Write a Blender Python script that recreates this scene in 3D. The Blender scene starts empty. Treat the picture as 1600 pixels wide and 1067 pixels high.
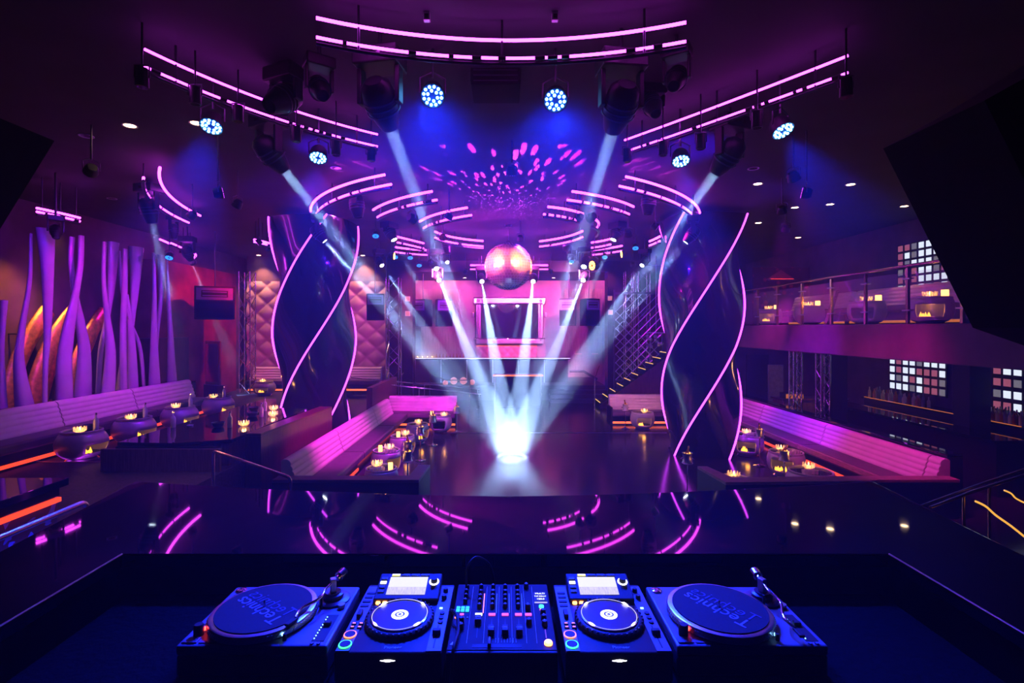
import bpy, bmesh, math, random
from mathutils import Vector, Matrix, Euler
random.seed(7)
PI = math.pi
SC = bpy.context.scene
COL = SC.collection

# ------------------------------------------------------------------ camera, world, exposure, large lights
EYE = 3.2
cam_data = bpy.data.cameras.new('camera')
cam = bpy.data.objects.new('camera', cam_data)
COL.objects.link(cam)
SC.camera = cam
cam.location = (0, 0, EYE)
cam.rotation_euler = (PI / 2, 0, 0)
cam_data.sensor_width = 36
cam_data.lens = 18.0
cam_data.shift_x = (800 - 790) / 1600
cam_data.shift_y = -(533.5 - 512) / 1600
cam_data.clip_start = 0.02
cam_data.clip_end = 120
vs = SC.view_settings
vs.view_transform = 'Standard'
vs.look = 'None'
vs.exposure = 0.0
vs.gamma = 1.0
vs.use_curve_mapping = False
cy = SC.cycles
cy.use_denoising = True
cy.max_bounces = 5
cy.diffuse_bounces = 1
cy.glossy_bounces = 3
cy.transmission_bounces = 3
cy.use_adaptive_sampling = True
cy.adaptive_threshold = 0.05
cy.volume_bounces = 0
cy.transparent_max_bounces = 12
cy.caustics_reflective = False
cy.caustics_refractive = False
cy.sample_clamp_indirect = 4.0
cy.sample_clamp_direct = 0.0

HAZE = 0.007
w = bpy.data.worlds.new('club_air')
SC.world = w
w.use_nodes = True
wn = w.node_tree
wn.nodes['Background'].inputs[0].default_value = (0, 0, 0, 1)
wn.nodes['Background'].inputs[1].default_value = 0
_v = wn.nodes.new('ShaderNodeVolumeScatter')
_v.inputs['Density'].default_value = HAZE
_v.inputs['Anisotropy'].default_value = 0.5
wn.links.new(_v.outputs[0], wn.nodes['World Output'].inputs['Volume'])

MAGENTA = (0.75, 0.05, 1.0)
VIOLET = (0.30, 0.03, 1.0)
BLUE = (0.03, 0.06, 1.0)
PINK = (1.0, 0.06, 0.55)
AMBER = (1.0, 0.36, 0.06)


def U(px, py, Y):
    """photo pixel at depth Y -> world point"""
    return Vector(((px - 790) / 800 * Y, Y, EYE - (py - 512) / 800 * Y))


def UZ(px, py, z):
    """photo pixel on the level z -> world point"""
    return U(px, py, 800 * (EYE - z) / (py - 512))


def lamp(name, kind, loc, aim, color, watts, angle=60, blend=0.5, size=0.05, parent=None, sx=None, sy=None):
    d = bpy.data.lights.new(name, kind)
    d.color = color
    d.energy = watts
    if kind == 'SPOT':
        d.spot_size = math.radians(angle)
        d.spot_blend = blend
        d.shadow_soft_size = size
    elif kind == 'POINT':
        d.shadow_soft_size = size
    elif kind == 'AREA':
        d.shape = 'RECTANGLE'
        d.size = sx or size
        d.size_y = sy or size
    o = bpy.data.objects.new(name, d)
    COL.objects.link(o)
    o.location = loc
    if aim is not None:
        o.rotation_euler = (Vector(aim) - Vector(loc)).to_track_quat('-Z', 'Y').to_euler()
    return o


# (name, place, aim, colour, watts, cone): invented wash lights added to colour the room; each gets a can built round it further down
ADDED_WASH = [
    ('left_bench', (-5.0, 9.5, 5.45), (-8.4, 11.0, 1.2), (0.16, 0.003, 1.0), 480, 62),
    ('left_sculpture_front', (-6.0, 7.4, 5.45), (-9.0, 9.9, 3.9), (0.20, 0.01, 1.0), 520, 60),
    ('left_sculpture_middle', (-6.4, 10.4, 5.45), (-9.0, 11.0, 3.3), (0.80, 0.005, 0.85), 420, 75),
    ('left_sculpture_back', (-6.6, 13.6, 5.45), (-9.0, 12.8, 3.6), (0.40, 0.005, 1.0), 420, 65),
    ('left_pit', (-1.2, 10.6, 5.45), (-3.75, 11.6, 0.8), (0.95, 0.015, 0.75), 3400, 46),
    ('left_pit_end', (-1.6, 13.0, 5.45), (-2.8, 16.8, 0.6), (1.0, 0.02, 0.8), 3000, 42),
    ('right_bench', (5.4, 10.0, 5.45), (7.45, 13.2, 0.7), (0.28, 0.005, 1.0), 3200, 40),
    ('right_bench_far', (6.5, 11.9, 5.45), (7.45, 16.0, 0.7), (0.95, 0.03, 0.75), 2000, 32),
    ('right_bench_front', (4.4, 7.8, 5.45), (7.5, 10.2, 0.7), (0.95, 0.02, 0.55), 1150, 46),
    ('right_pit_end', (3.0, 12.5, 5.45), (4.6, 17.2, 0.6), (1.0, 0.22, 0.35), 1500, 40),
    ('balcony_front', (3.4, 11.5, 5.45), (7.3, 11.5, 2.9), (1.0, 0.015, 0.28), 420, 80),
    ('stage_left', (-2.6, 19.2, 5.45), (-3.2, 26.0, 3.2), (1.0, 0.14, 0.5), 5500, 70),
    ('stage_right', (2.8, 19.2, 5.45), (3.4, 26.0, 3.2), (1.0, 0.14, 0.5), 5500, 70),
    ('stage_middle', (0.1, 18.6, 5.6), (0.1, 26.0, 4.2), (1.0, 0.06, 0.75), 3000, 85),
    ('left_stage_speakers', (-1.6, 20.2, 5.4), (-3.2, 23.0, 3.9), (0.25, 0.02, 1.0), 700, 34),
    ('right_stage_speakers', (1.8, 20.2, 5.4), (3.2, 23.0, 3.9), (0.25, 0.02, 1.0), 700, 34),
    ('ceiling_round_the_ball', (-1.9, 13.2, 4.9), (.1, 14.6, 6.12), (1.0, 0.01, 0.55), 500, 110),
    ('mirror_ball', (1.6, 11.2, 5.6), (0.075, 14.5, 4.94), (1.0, 0.10, 0.12), 500, 24),
    ('ceiling_from_left', (-4.2, 7.6, 5.2), (-.6, 9.6, 6.12), (0.06, 0.004, 1.0), 1500, 70),
    ('ceiling_from_right', (4.4, 7.6, 5.2), (.7, 9.6, 6.12), (0.06, 0.004, 1.0), 1500, 70),
    ('left_wall', (-6.8, 14.6, 5.45), (-10.4, 17.6, 3.4), (1.0, 0.01, 0.10), 900, 60),
    ('tufted_wall', (-5.2, 16.4, 5.45), (-7.6, 21.0, 3.2), (0.9, 0.10, 0.55), 900, 70),
    ('floor_violet', (0.1, 8.0, 5.6), (0.2, 11.5, 0.0), (0.07, 0.02, 1.0), 1500, 75),
    ('floor_back', (0.4, 14.0, 5.6), (0.6, 19.0, 0.0), (0.20, 0.02, 1.0), 800, 80),
    ('right_stair', (4.6, 18.5, 5.45), (5.6, 22.5, 2.0), (0.6, 0.01, 0.8), 500, 70),
]

# ------------------------------------------------------------------ helpers


def mat(name, color=(0.5, 0.5, 0.5), rough=0.5, metal=0.0, emit=None, strength=0.0, alpha=1.0, trans=0.0, ior=1.45,
        vary=0.0, scale=8.0, bump=0.0, stretch=(1, 1, 1), coat=0.0, spec=0.5):
    m = bpy.data.materials.new(name)
    m.use_nodes = True
    nt = m.node_tree
    b = nt.nodes['Principled BSDF']
    b.inputs['Base Color'].default_value = (*color, 1)
    b.inputs['Roughness'].default_value = rough
    b.inputs['Metallic'].default_value = metal
    b.inputs['IOR'].default_value = ior
    b.inputs['Specular IOR Level'].default_value = spec
    if coat:
        b.inputs['Coat Weight'].default_value = coat
        b.inputs['Coat Roughness'].default_value = 0.04
    if trans:
        b.inputs['Transmission Weight'].default_value = trans
    if alpha < 1:
        b.inputs['Alpha'].default_value = alpha
    if emit is not None:
        b.inputs['Emission Color'].default_value = (*emit, 1)
        b.inputs['Emission Strength'].default_value = strength
    if vary or bump:
        tc = nt.nodes.new('ShaderNodeTexCoord')
        mp = nt.nodes.new('ShaderNodeMapping')
        mp.inputs['Scale'].default_value = stretch
        nz = nt.nodes.new('ShaderNodeTexNoise')
        nz.inputs['Scale'].default_value = scale
        nz.inputs['Detail'].default_value = 4
        nt.links.new(tc.outputs['Object'], mp.inputs[0])
        nt.links.new(mp.outputs[0], nz.inputs['Vector'])
        if vary:
            cr = nt.nodes.new('ShaderNodeValToRGB')
            cr.color_ramp.elements[0].position = 0.3
            cr.color_ramp.elements[1].position = 0.7
            cr.color_ramp.elements[0].color = (*[max(0, c * (1 - vary)) for c in color], 1)
            cr.color_ramp.elements[1].color = (*[min(1, c * (1 + vary)) for c in color], 1)
            nt.links.new(nz.outputs['Fac'], cr.inputs[0])
            nt.links.new(cr.outputs[0], b.inputs['Base Color'])
        if bump:
            bp = nt.nodes.new('ShaderNodeBump')
            bp.inputs['Strength'].default_value = bump
            bp.inputs['Distance'].default_value = 0.02
            nt.links.new(nz.outputs['Fac'], bp.inputs['Height'])
            nt.links.new(bp.outputs[0], b.inputs['Normal'])
    return m


def glow(name, color, strength, base=(0.02, 0.02, 0.02)):
    return mat(name, base, 0.4, emit=color, strength=strength)


class MB:
    """collects shapes into one mesh"""

    def __init__(self):
        self.bm = bmesh.new()
        self.mi = 0

    def face(self, vs_):
        try:
            f = self.bm.faces.new(vs_)
            f.material_index = self.mi
            return f
        except ValueError:
            return None

    def box(self, c, s, rz=0.0, rx=0.0, ry=0.0):
        M = Matrix.Translation(c) @ Euler((rx, ry, rz)).to_matrix().to_4x4()
        v = []
        for x in (-.5, .5):
            for y in (-.5, .5):
                for z in (-.5, .5):
                    v.append(self.bm.verts.new(M @ Vector((x * s[0], y * s[1], z * s[2]))))
        for q in ((0, 1, 3, 2), (4, 6, 7, 5), (0, 4, 5, 1), (2, 3, 7, 6), (0, 2, 6, 4), (1, 5, 7, 3)):
            self.face([v[i] for i in q])
        return self

    def bx(self, x0, x1, y0, y1, z0, z1):
        return self.box(((x0 + x1) / 2, (y0 + y1) / 2, (z0 + z1) / 2), (abs(x1 - x0), abs(y1 - y0), abs(z1 - z0)))

    def rings(self, rings, close=True, caps=True):
        vr = [[self.bm.verts.new(p) for p in r] for r in rings]
        n = len(vr[0])
        for a, b in zip(vr[:-1], vr[1:]):
            for i in range(n if close else n - 1):
                j = (i + 1) % n
                self.face([a[i], a[j], b[j], b[i]])
        if caps and close:
            self.face(list(reversed(vr[0])))
            self.face(vr[-1])
        return self

    def tube(self, pts, r, n=8, closed=False):
        pts = [Vector(p) for p in pts]
        if not isinstance(r, (list, tuple)):
            r = [r] * len(pts)
        out = []
        up = None
        for i, p in enumerate(pts):
            a = pts[i - 1] if i > 0 else p
            b = pts[i + 1] if i < len(pts) - 1 else p
            t = (b - a).normalized()
            if up is None:
                up = Vector((0, 0, 1)) if abs(t.z) < 0.9 else Vector((1, 0, 0))
            s = t.cross(up)
            if s.length < 1e-6:
                s = t.orthogonal()
            s.normalize()
            up = s.cross(t).normalized()
            out.append([p + (s * math.cos(2 * PI * k / n) + up * math.sin(2 * PI * k / n)) * r[i] for k in range(n)])
        return self.rings(out)

    def cyl(self, a, b, r0, r1=None, n=20):
        return self.tube([a, b], [r0, r0 if r1 is None else r1], n)

    def lathe(self, prof, c=(0, 0, 0), n=32, a0=0.0, a1=2 * PI, skip=None, M=None):
        full = abs(a1 - a0 - 2 * PI) < 1e-6
        cols = n if full else n + 1
        c = Vector(c)
        vv = []
        for k in range(cols):
            a = a0 + (a1 - a0) * k / n
            row = []
            for (r, z) in prof:
                p = Vector((r * math.cos(a), r * math.sin(a), z))
                if M is not None:
                    p = M @ p
                row.append(self.bm.verts.new(p + c))
            vv.append(row)
        for k in range(n):
            k2 = (k + 1) % cols
            for i in range(len(prof) - 1):
                if skip and skip(k, i):
                    continue
                q = [vv[k][i], vv[k2][i], vv[k2][i + 1], vv[k][i + 1]]
                if prof[i][0] < 1e-6:
                    q = [q[0], q[2], q[3]]
                elif prof[i + 1][0] < 1e-6:
                    q = q[:3]
                self.face(q)
        bmesh.ops.remove_doubles(self.bm, verts=[v for row in vv for v in row], dist=1e-6)
        return self

    def prism(self, poly, z0, z1):
        return self.rings([[Vector((x, y, z0)) for x, y in poly], [Vector((x, y, z1)) for x, y in poly]])

    def extrude(self, prof, o, d, u, v, L):
        """profile (a, b) -> o + a*u + b*v, swept L along d"""
        o, d, u, v = Vector(o), Vector(d), Vector(u), Vector(v)
        return self.rings([[o + u * a + v * b for a, b in prof], [o + d * L + u * a + v * b for a, b in prof]])

    def sphere(self, c, r, n=16, sz=1.0):
        prof = [(r * math.sin(PI * i / n), -r * sz * math.cos(PI * i / n)) for i in range(n + 1)]
        prof[0] = (0, prof[0][1])
        prof[-1] = (0, prof[-1][1])
        return self.lathe(prof, c, n * 2 if n < 16 else 32)

    def done(self, name, m, parent=None, smooth=False, bevel=0.0, world=False, segs=2):
        bmesh.ops.recalc_face_normals(self.bm, faces=self.bm.faces[:])
        me = bpy.data.meshes.new(name)
        if parent is not None and world:
            self.bm.transform(wmat(parent).inverted())
        self.bm.to_mesh(me)
        self.bm.free()
        o = bpy.data.objects.new(name, me)
        COL.objects.link(o)
        for x in (m if isinstance(m, (list, tuple)) else [m]):
            me.materials.append(x)
        if parent is not None:
            o.parent = parent
        if smooth:
            for p in me.polygons:
                p.use_smooth = True
            me.set_sharp_from_angle(angle=math.radians(40))
        if bevel:
            b = o.modifiers.new('edge', 'BEVEL')
            b.width = bevel
            b.segments = segs
            b.limit_method = 'ANGLE'
        return o


def wmat(o):
    m = Matrix.LocRotScale(o.location, o.rotation_euler, o.scale)
    return wmat(o.parent) @ m if o.parent else m


def tag(o, label=None, cat=None, group=None, kind=None):
    if label:
        o['label'] = label
    if cat:
        o['category'] = cat
    if group:
        o['group'] = group
    if kind:
        o['kind'] = kind
    return o


def thing(name, label, cat, loc=(0, 0, 0), rz=0.0, group=None):
    o = bpy.data.objects.new(name, None)
    o.empty_display_size = 0.1
    COL.objects.link(o)
    o.location = loc
    o.rotation_euler = (0, 0, rz)
    return tag(o, label, cat, group)


def copy_tree(o, parent=None):
    c = o.copy()
    COL.objects.link(c)
    if parent is not None:
        c.parent = parent
    for ch in [x for x in COL.objects if x.parent == o]:
        copy_tree(ch, c)
    return c


def again(o, label, loc, rz=0.0, group=None, scale=None):
    c = copy_tree(o)
    c.location = loc
    c.rotation_euler = (0, 0, rz)
    c['label'] = label
    if group:
        c['group'] = group
    if scale:
        c.scale = (scale,) * 3
    return c


def struct(o):
    o['kind'] = 'structure'
    return o


def text(name, s, size, m, parent, loc, rot=(0, 0, 0), depth=0.0006, mirror=False, align='CENTER'):
    cu = bpy.data.curves.new(name, 'FONT')
    cu.body = s
    cu.size = size
    cu.align_x = align
    cu.align_y = 'CENTER'
    cu.extrude = depth
    t = bpy.data.objects.new(name, cu)
    COL.objects.link(t)
    dg = bpy.context.evaluated_depsgraph_get()
    me = bpy.data.meshes.new_from_object(t.evaluated_get(dg))
    COL.objects.unlink(t)
    bpy.data.objects.remove(t)
    o = bpy.data.objects.new(name, me)
    COL.objects.link(o)
    me.materials.clear()
    me.materials.append(m)
    o.parent = parent
    o.location = loc
    o.rotation_euler = rot
    if mirror:
        o.scale = (1, -1, 1)
    return o


def arc3(a, b, c, n=24):
    """circle arc through three points, in plan; z is interpolated"""
    (x1, y1), (x2, y2), (x3, y3) = a[:2], b[:2], c[:2]
    D = 2 * (x1 * (y2 - y3) + x2 * (y3 - y1) + x3 * (y1 - y2))
    z = lambda t: a[2] + (c[2] - a[2]) * t
    if abs(D) < 1e-4:
        return [Vector(a).lerp(Vector(c), i / n) for i in range(n + 1)]
    ux = ((x1 * x1 + y1 * y1) * (y2 - y3) + (x2 * x2 + y2 * y2) * (y3 - y1) + (x3 * x3 + y3 * y3) * (y1 - y2)) / D
    uy = ((x1 * x1 + y1 * y1) * (x3 - x2) + (x2 * x2 + y2 * y2) * (x1 - x3) + (x3 * x3 + y3 * y3) * (x2 - x1)) / D
    r = math.hypot(x1 - ux, y1 - uy)
    A = [math.atan2(p[1] - uy, p[0] - ux) for p in (a, b, c)]
    d1 = (A[1] - A[0] + PI) % (2 * PI) - PI
    d2 = (A[2] - A[1] + PI) % (2 * PI) - PI
    tot = d1 + d2
    return [Vector((ux + r * math.cos(A[0] + tot * i / n), uy + r * math.sin(A[0] + tot * i / n), z(i / n))) for i in range(n + 1)]


# ------------------------------------------------------------------ materials
M = {}
M['black'] = mat('black_paint', (0.006, 0.006, 0.008), 0.45, vary=0.3, scale=20)
M['matte_black'] = mat('matte_black', (0.004, 0.004, 0.005), 0.8, vary=0.3, scale=30, spec=0.2)
M['gloss_black'] = mat('polished_black', (0.0025, 0.0025, 0.004), 0.025, vary=0.2, scale=3, coat=0.3)
M['floor'] = mat('dark_polished_floor', (0.03, 0.026, 0.04), 0.16, vary=0.35, scale=2.2, bump=0.04, stretch=(0.4, 3.5, 1))
M['carpet'] = mat('dark_carpet', (0.06, 0.035, 0.06), 0.7, vary=0.35, scale=30)
M['ceiling'] = mat('dark_ceiling_paint', (0.032, 0.026, 0.040), 0.8, vary=0.2, scale=1.5)
M['wall'] = mat('plum_wall_paint', (0.10, 0.05, 0.07), 0.7, vary=0.25, scale=2)
M['red_wall'] = mat('red_wall_plaster', (0.30, 0.05, 0.06), 0.7, vary=0.4, scale=1.6)
M['back_wall'] = mat('pale_back_wall', (0.34, 0.26, 0.28), 0.6, vary=0.15, scale=2)
M['wood'] = mat('dark_veneer', (0.085, 0.035, 0.028), 0.3, vary=0.35, scale=6, stretch=(6, 6, 0.6))
M['wood_light'] = mat('warm_veneer', (0.20, 0.095, 0.06), 0.35, vary=0.3, scale=6, stretch=(6, 6, 0.6))
M['slat'] = mat('pale_slat_wood', (0.42, 0.32, 0.27), 0.5, vary=0.2, scale=6, stretch=(6, 6, 0.6))
M['pilaster'] = mat('black_stained_wood', (0.028, 0.012, 0.02), 0.4, vary=0.3, scale=6, stretch=(6, 6, .6))
M['tan_wood'] = mat('tan_wood', (0.33, 0.22, 0.17), 0.45, vary=0.3, scale=8, stretch=(1, 6, 6))
M['vinyl'] = mat('cream_vinyl', (0.62, 0.56, 0.55), 0.42, vary=0.06, scale=4, bump=0.03)
M['seat_vinyl'] = mat('dark_seat_vinyl', (0.10, 0.06, 0.10), 0.42, vary=0.15, scale=6)
M['pearl'] = mat('pearl_lacquer', (0.42, 0.38, 0.45), 0.26, vary=0.08, scale=3, coat=0.8, spec=.7)
M['chrome'] = mat('chrome', (0.75, 0.75, 0.78), 0.12, 1.0, vary=0.05, scale=20)
M['steel'] = mat('brushed_steel', (0.5, 0.5, 0.52), 0.3, 1.0, vary=0.1, scale=30)
M['dull_steel'] = mat('dark_steel', (0.10, 0.10, 0.12), 0.4, 1.0, vary=0.1, scale=30)
M['silver'] = mat('silver_paint', (0.52, 0.50, 0.52), 0.34, 0.4, vary=0.06, scale=12)
M['bronze'] = mat('bronze_leaf', (0.75, 0.36, 0.10), 0.38, 0.75, vary=0.3, scale=10, bump=0.2)
M['glass'] = mat('clear_glass', (0.95, 0.95, 0.97), 0.02, trans=1.0, ior=1.15)
M['pane'] = mat('balustrade_glass', (0.9, 0.92, 0.95), 0.02, alpha=0.10, spec=0.8)
m = bpy.data.materials.new('cut_glass')
m.use_nodes = True
nt = m.node_tree
bs = nt.nodes['Principled BSDF']
bs.inputs['Base Color'].default_value = (.9, .85, .8, 1)
bs.inputs['Roughness'].default_value = .1
tl_ = nt.nodes.new('ShaderNodeBsdfTranslucent')
tl_.inputs['Color'].default_value = (.95, .9, .85, 1)
tp_ = nt.nodes.new('ShaderNodeBsdfTransparent')
ma, mb_ = nt.nodes.new('ShaderNodeMixShader'), nt.nodes.new('ShaderNodeMixShader')
ma.inputs[0].default_value = .6
mb_.inputs[0].default_value = .4
nt.links.new(bs.outputs[0], ma.inputs[1]); nt.links.new(tl_.outputs[0], ma.inputs[2])
nt.links.new(ma.outputs[0], mb_.inputs[1]); nt.links.new(tp_.outputs[0], mb_.inputs[2])
nt.links.new(mb_.outputs[0], nt.nodes['Material Output'].inputs['Surface'])
M['crystal'] = m
M['smoke_glass'] = mat('smoked_glass_top', (0.02, 0.015, 0.02), 0.08, coat=0.4)
M['mirror'] = mat('mirror_glass', (0.72, 0.70, 0.76), 0.04, 1.0)
M['neon'] = glow('magenta_neon', (0.78, 0.045, 1.0), 11.5)
M['neon_column'] = glow('violet_neon', (0.62, 0.045, 1.0), 7.0)
M['neon_far'] = glow('pink_neon', (0.92, 0.05, 1.0), 8.0)
M['led_red'] = glow('orange_red_strip', (1.0, 0.055, 0.01), 1.6)
M['led_orange'] = glow('orange_strip', (1.0, 0.14, 0.02), 2.0)
M['nosing'] = glow('yellow_step_nosing', (1.0, 0.55, 0.05), 1.6)
M['flame'] = glow('candle_flame', (1.0, 0.42, 0.08), 30.0)
M['candle_glow'] = glow('lit_candle_wax', (1.0, 0.40, 0.09), 5.0)
M['ice'] = glow('painted_glow_ice', (1.0, 0.42, 0.05), 2.4)  # the cubes themselves emit the golden glow of the bucket
M['ember'] = glow('flame_glow', (1.0, 0.36, 0.03), 3.2)
M['warm_lamp'] = glow('warm_downlight', (1.0, 0.62, 0.32), 22.0)
M['beam_lens'] = glow('white_beam_lens', (0.75, 0.88, 1.0), 30.0)
M['blue_led'] = glow('blue_led', (0.10, 0.45, 1.0), 26.0)
M['blue_face'] = mat('blue_led_face', (0.02, 0.03, 0.2), 0.3)
M['white_cell'] = glow('lit_white_cell', (0.80, 0.88, 1.0), 1.05)
M['pink_cell'] = glow('lit_pink_cell', (0.75, 0.18, 0.30), 0.42)
M['dim_cell'] = glow('dim_cell', (0.55, 0.5, 0.6), 0.28)
M['amber_glow'] = glow('amber_lamp', (1.0, 0.45, 0.05), 3.5)

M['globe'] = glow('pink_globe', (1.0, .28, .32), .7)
M['edge_lamp'] = glow('pale_edge', (.85, .7, 1.0), 1.6)
M['amber_low'] = glow('dim_amber', (1.0, .25, .03), .5)
M['amber_bulb'] = glow('orange_bulb', (1.0, .22, .06), 9.0)
M['panel_green'] = mat('grey_green_panel', (.22, .24, .22), .6, vary=.2)
M['gold'] = mat('gold_rail', (0.80, 0.45, 0.12), 0.25, 1.0, vary=.1)
M['warm_steel'] = mat('warm_polished_steel', (0.85, 0.60, 0.40), 0.34, 1.0, vary=.05)

# ------------------------------------------------------------------ setting
XL, XR, YB, YF, ZC = -11.0, 11.05, 26.5, -2.2, 6.12


def sbox(name, m, x0, x1, y0, y1, z0, z1, bevel=0.0):
    return struct(MB().bx(x0, x1, y0, y1, z0, z1).done(name, m, bevel=bevel))


sbox('floor', M['floor'], XL - .3, XR + .3, YF - .3, YB + .3, -0.2, 0)
sbox('ceiling', M['ceiling'], XL - .3, XR + .3, YF - .3, YB + .3, ZC, ZC + .2)
sbox('wall_left', M['wall'], XL - .2, XL, YF, YB, 0, ZC)
sbox('wall_right', M['wall'], XR, XR + .2, YF, YB, 0, ZC)
sbox('wall_back', M['back_wall'], XL, XR, YB, YB + .2, 0, ZC)
sbox('wall_front', M['matte_black'], XL, XR, YF - .2, YF, 0, ZC)
struct(MB().prism([(XL, 2.0), (-3.1, 2.0), (-3.1, 5.5), (-3.9, 5.5), (-3.9, 7.1), (-4.62, 7.1), (-4.62, 12.15), (-6.25, 12.15), (-6.25, 14.2), (XL, 14.2)], 0, 0.85).done('floor_left_platform', M['carpet']))
sbox('floor_left_platform_rear', M['carpet'], XL, -6.25, 14.2, 21.0, 0, 0.70)
sbox('floor_left_step', M['carpet'], -6.25, -3.86, 12.15, 21.0, 0, 0.45)
sbox('floor_dj_booth', M['matte_black'], -2.05, 2.05, YF, 2.7, 0, 1.2)
sbox('ceiling_stage', M['ceiling'], -5.3, 5.9, 22.3, YB, 5.64, ZC)
sbox('floor_stage', M['carpet'], -5.6, 4.4, 22.6, YB, 0, 0.65)
for i in range(3):
    sbox('floor_stage_step', M['carpet'], 1.9, 4.4, 21.7 + .3 * i, 22.0 + .3 * i, 0, 0.16 * (i + 1))
sbox('floor_balcony', M['wall'], 7.25, XR, 4.6, 20.5, 2.60, 3.27, bevel=0.02)
sbox('trim_dance_floor', M['steel'], -1.9, 4.9, 15.55, 15.60, 0.0, 0.012)
sbox('trim_dance_floor_front', M['steel'], -1.4, 3.5, 9.02, 9.06, 0.0, 0.012)
# tufted wall behind the far-left seating
m_tuft = mat('tufted_leather', (0.42, 0.27, 0.27), 0.38, vary=0.15, scale=3)
b = MB()
nx, nz = 112, 84
X0, X1, Z0, Z1 = -10.6, -4.9, 1.25, 5.1
grid = []
for j in range(nz + 1):
    row = []
    for i in range(nx + 1):
        u, v = i / 8.0, j / 8.0
        a = abs(math.sin(PI * (u + v) / 2)) * abs(math.sin(PI * (u - v) / 2))
        row.append(b.bm.verts.new((X0 + (X1 - X0) * i / nx, 21.0 - 0.075 * math.sqrt(a), Z0 + (Z1 - Z0) * j / nz)))
    grid.append(row)
for j in range(nz):
    for i in range(nx):
        b.face([grid[j][i], grid[j][i + 1], grid[j + 1][i + 1], grid[j + 1][i]])
b.bx(X0, X1, 21.0, 21.2, 0.85, Z1)
struct(b.done('wall_tufted_panel', m_tuft, smooth=True))
sbox('wall_tufted_header', M['wall'], -10.6, -4.9, 20.98, 21.2, 5.1, ZC)
sbox('wall_red', M['red_wall'], XL, -10.1, 14.9, 19.2, 0.85, 5.2)
sbox('wall_left_dado', M['wood'], -10.99, -9.96, 14.6, 16.1, 0.85, 2.9)
sbox('pilaster_left_wall', M['pilaster'], -5.3, -4.05, 22.3, 23.0, 0, 5.64)
sbox('pilaster_right_wall', M['pilaster'], 4.45, 5.9, 22.3, 23.0, 0, 5.64)
sbox('wall_back_left_return', M['wall'], XL, -5.3, 22.6, 22.8, 0, ZC)
sbox('wall_back_right_return', M['wall'], 5.9, XR, 24.0, 24.2, 0, ZC)
# slatted panels either side of the stage mirror
for (xa, xb) in ((-4.4, -2.35), (3.05, 5.0)):
    b = MB()
    n = 26
    for i in range(n):
        x = xa + (xb - xa) * (i + .5) / n
        b.bx(x - .028, x + .028, YB - .07, YB, 0.65, 5.2)
    struct(b.done('wall_slatted_panel', M['slat']))
# columns and wall cells under the balcony
for (x0, x1, y0, y1) in ((8.5, 9.08, 13.6, 14.1), (9.88, 10.33, 10.9, 11.3)):
    sbox('column_balcony', M['black'], x0, x1, y0, y1, 0, 2.6)
sbox('door_1', M['black'], 9.4, 10.25, 19.95, 20.0, 0, 2.15)
sbox('wall_under_balcony', M['wall'], 6.9, XR, 20.0, 20.2, 0, 2.6)
# ------------------------------------------------------------------ banquettes


def banquette(label, loc, rz, L, group, edge=None, led='led_red', h=0.92, rec=0.0, ribs=5, endcap=False):
    t = thing('banquette', label, 'bench', loc, rz, group)
    g = 0.004
    x0, x1 = g, L - g
    ax = (Vector((x0, 0, 0)), Vector((1, 0, 0)), Vector((0, 1, 0)), Vector((0, 0, 1)), x1 - x0)
    MB().extrude([(-.16, 0), (.44 - rec, 0), (.44 - rec, .30), (-.16, .30)], *ax).done('base', M['black'], t)
    MB().extrude([(.08, .30), (.56, .30), (.585, .33), (.585, .43), (.56, .46), (.08, .46)], *ax).done('seat', M['seat_vinyl'], t, bevel=.012)
    prof = [(-.16, .30), (.10, .30)]
    za, zb = .45, h
    ya, yb = .12, -.03
    for i in range(ribs):
        for k in range(5):
            f = (i + k / 4 * .98) / ribs
            bulge = .022 * math.sin(PI * k / 4)
            prof.append((ya + (yb - ya) * f + bulge, za + (zb - za) * f))
    prof += [(-.06, h + .015), (-.13, h + .015), (-.16, h - .01)]
    MB().extrude(prof, *ax).done('backrest', M['vinyl'], t, smooth=True)
    if edge:
        MB().extrude([(.587, .37), (.66, .37), (.66, .465), (.587, .465)], *ax).done('edge_board', M[edge], t)
    MB().extrude([(.442 - rec, .05), (.458 - rec, .05), (.458 - rec, .11), (.442 - rec, .11)], *ax).done('light_strip', M[led], t)
    if endcap:
        MB().bx(L - g, L + .06, -.16, .58, 0, .6).done('end_panel', M['black'], t, bevel=.02)
    return t


G = 'banquettes round the dance floor'
H = PI / 2
banquette('pink ribbed banquette just right of the right twisted column, farthest of the right row', (7.5, 14.92, 0), H, 2.0, G, 'tan_wood')
banquette('violet-lit ribbed banquette, second from the column in the right row', (7.5, 12.02, 0), H, 2.88, G, 'tan_wood')
banquette('long pink-lit ribbed banquette beside the two nearest right bowl tables', (7.5, 9.1, 0), H, 2.9, G, 'tan_wood')
banquette('short pink-lit banquette end cut off by the dark column at right', (7.5, 8.82, 0), H, 0.26, G, 'tan_wood')
banquette('ribbed banquette at the far corner of the left pit', (-3.7, 16.32, 0), -H, 1.93, G, rec=.3)
banquette('ribbed banquette in the middle of the left pit, behind candle tables', (-3.7, 14.37, 0), -H, 3.05, G, rec=.3)
banquette('ribbed banquette of the left pit nearest the chrome stair rail', (-3.7, 11.30, 0), -H, 2.5, G)
banquette('magenta-lit banquette across the far end of the left pit', (-1.62, 16.95, 0), PI, 2.24, G, led='led_orange', endcap=False)
banquette('peach-lit ribbed banquette across the right pit beyond the far bowl table', (5.6, 17.3, 0), PI, 2.1, G, led='led_orange', endcap=True)
banquette('amber-lit banquette below the tufted wall, seen left of the twisted column', (-7.55, 20.4, .70), PI, 2.5, G, led='led_orange')
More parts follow.
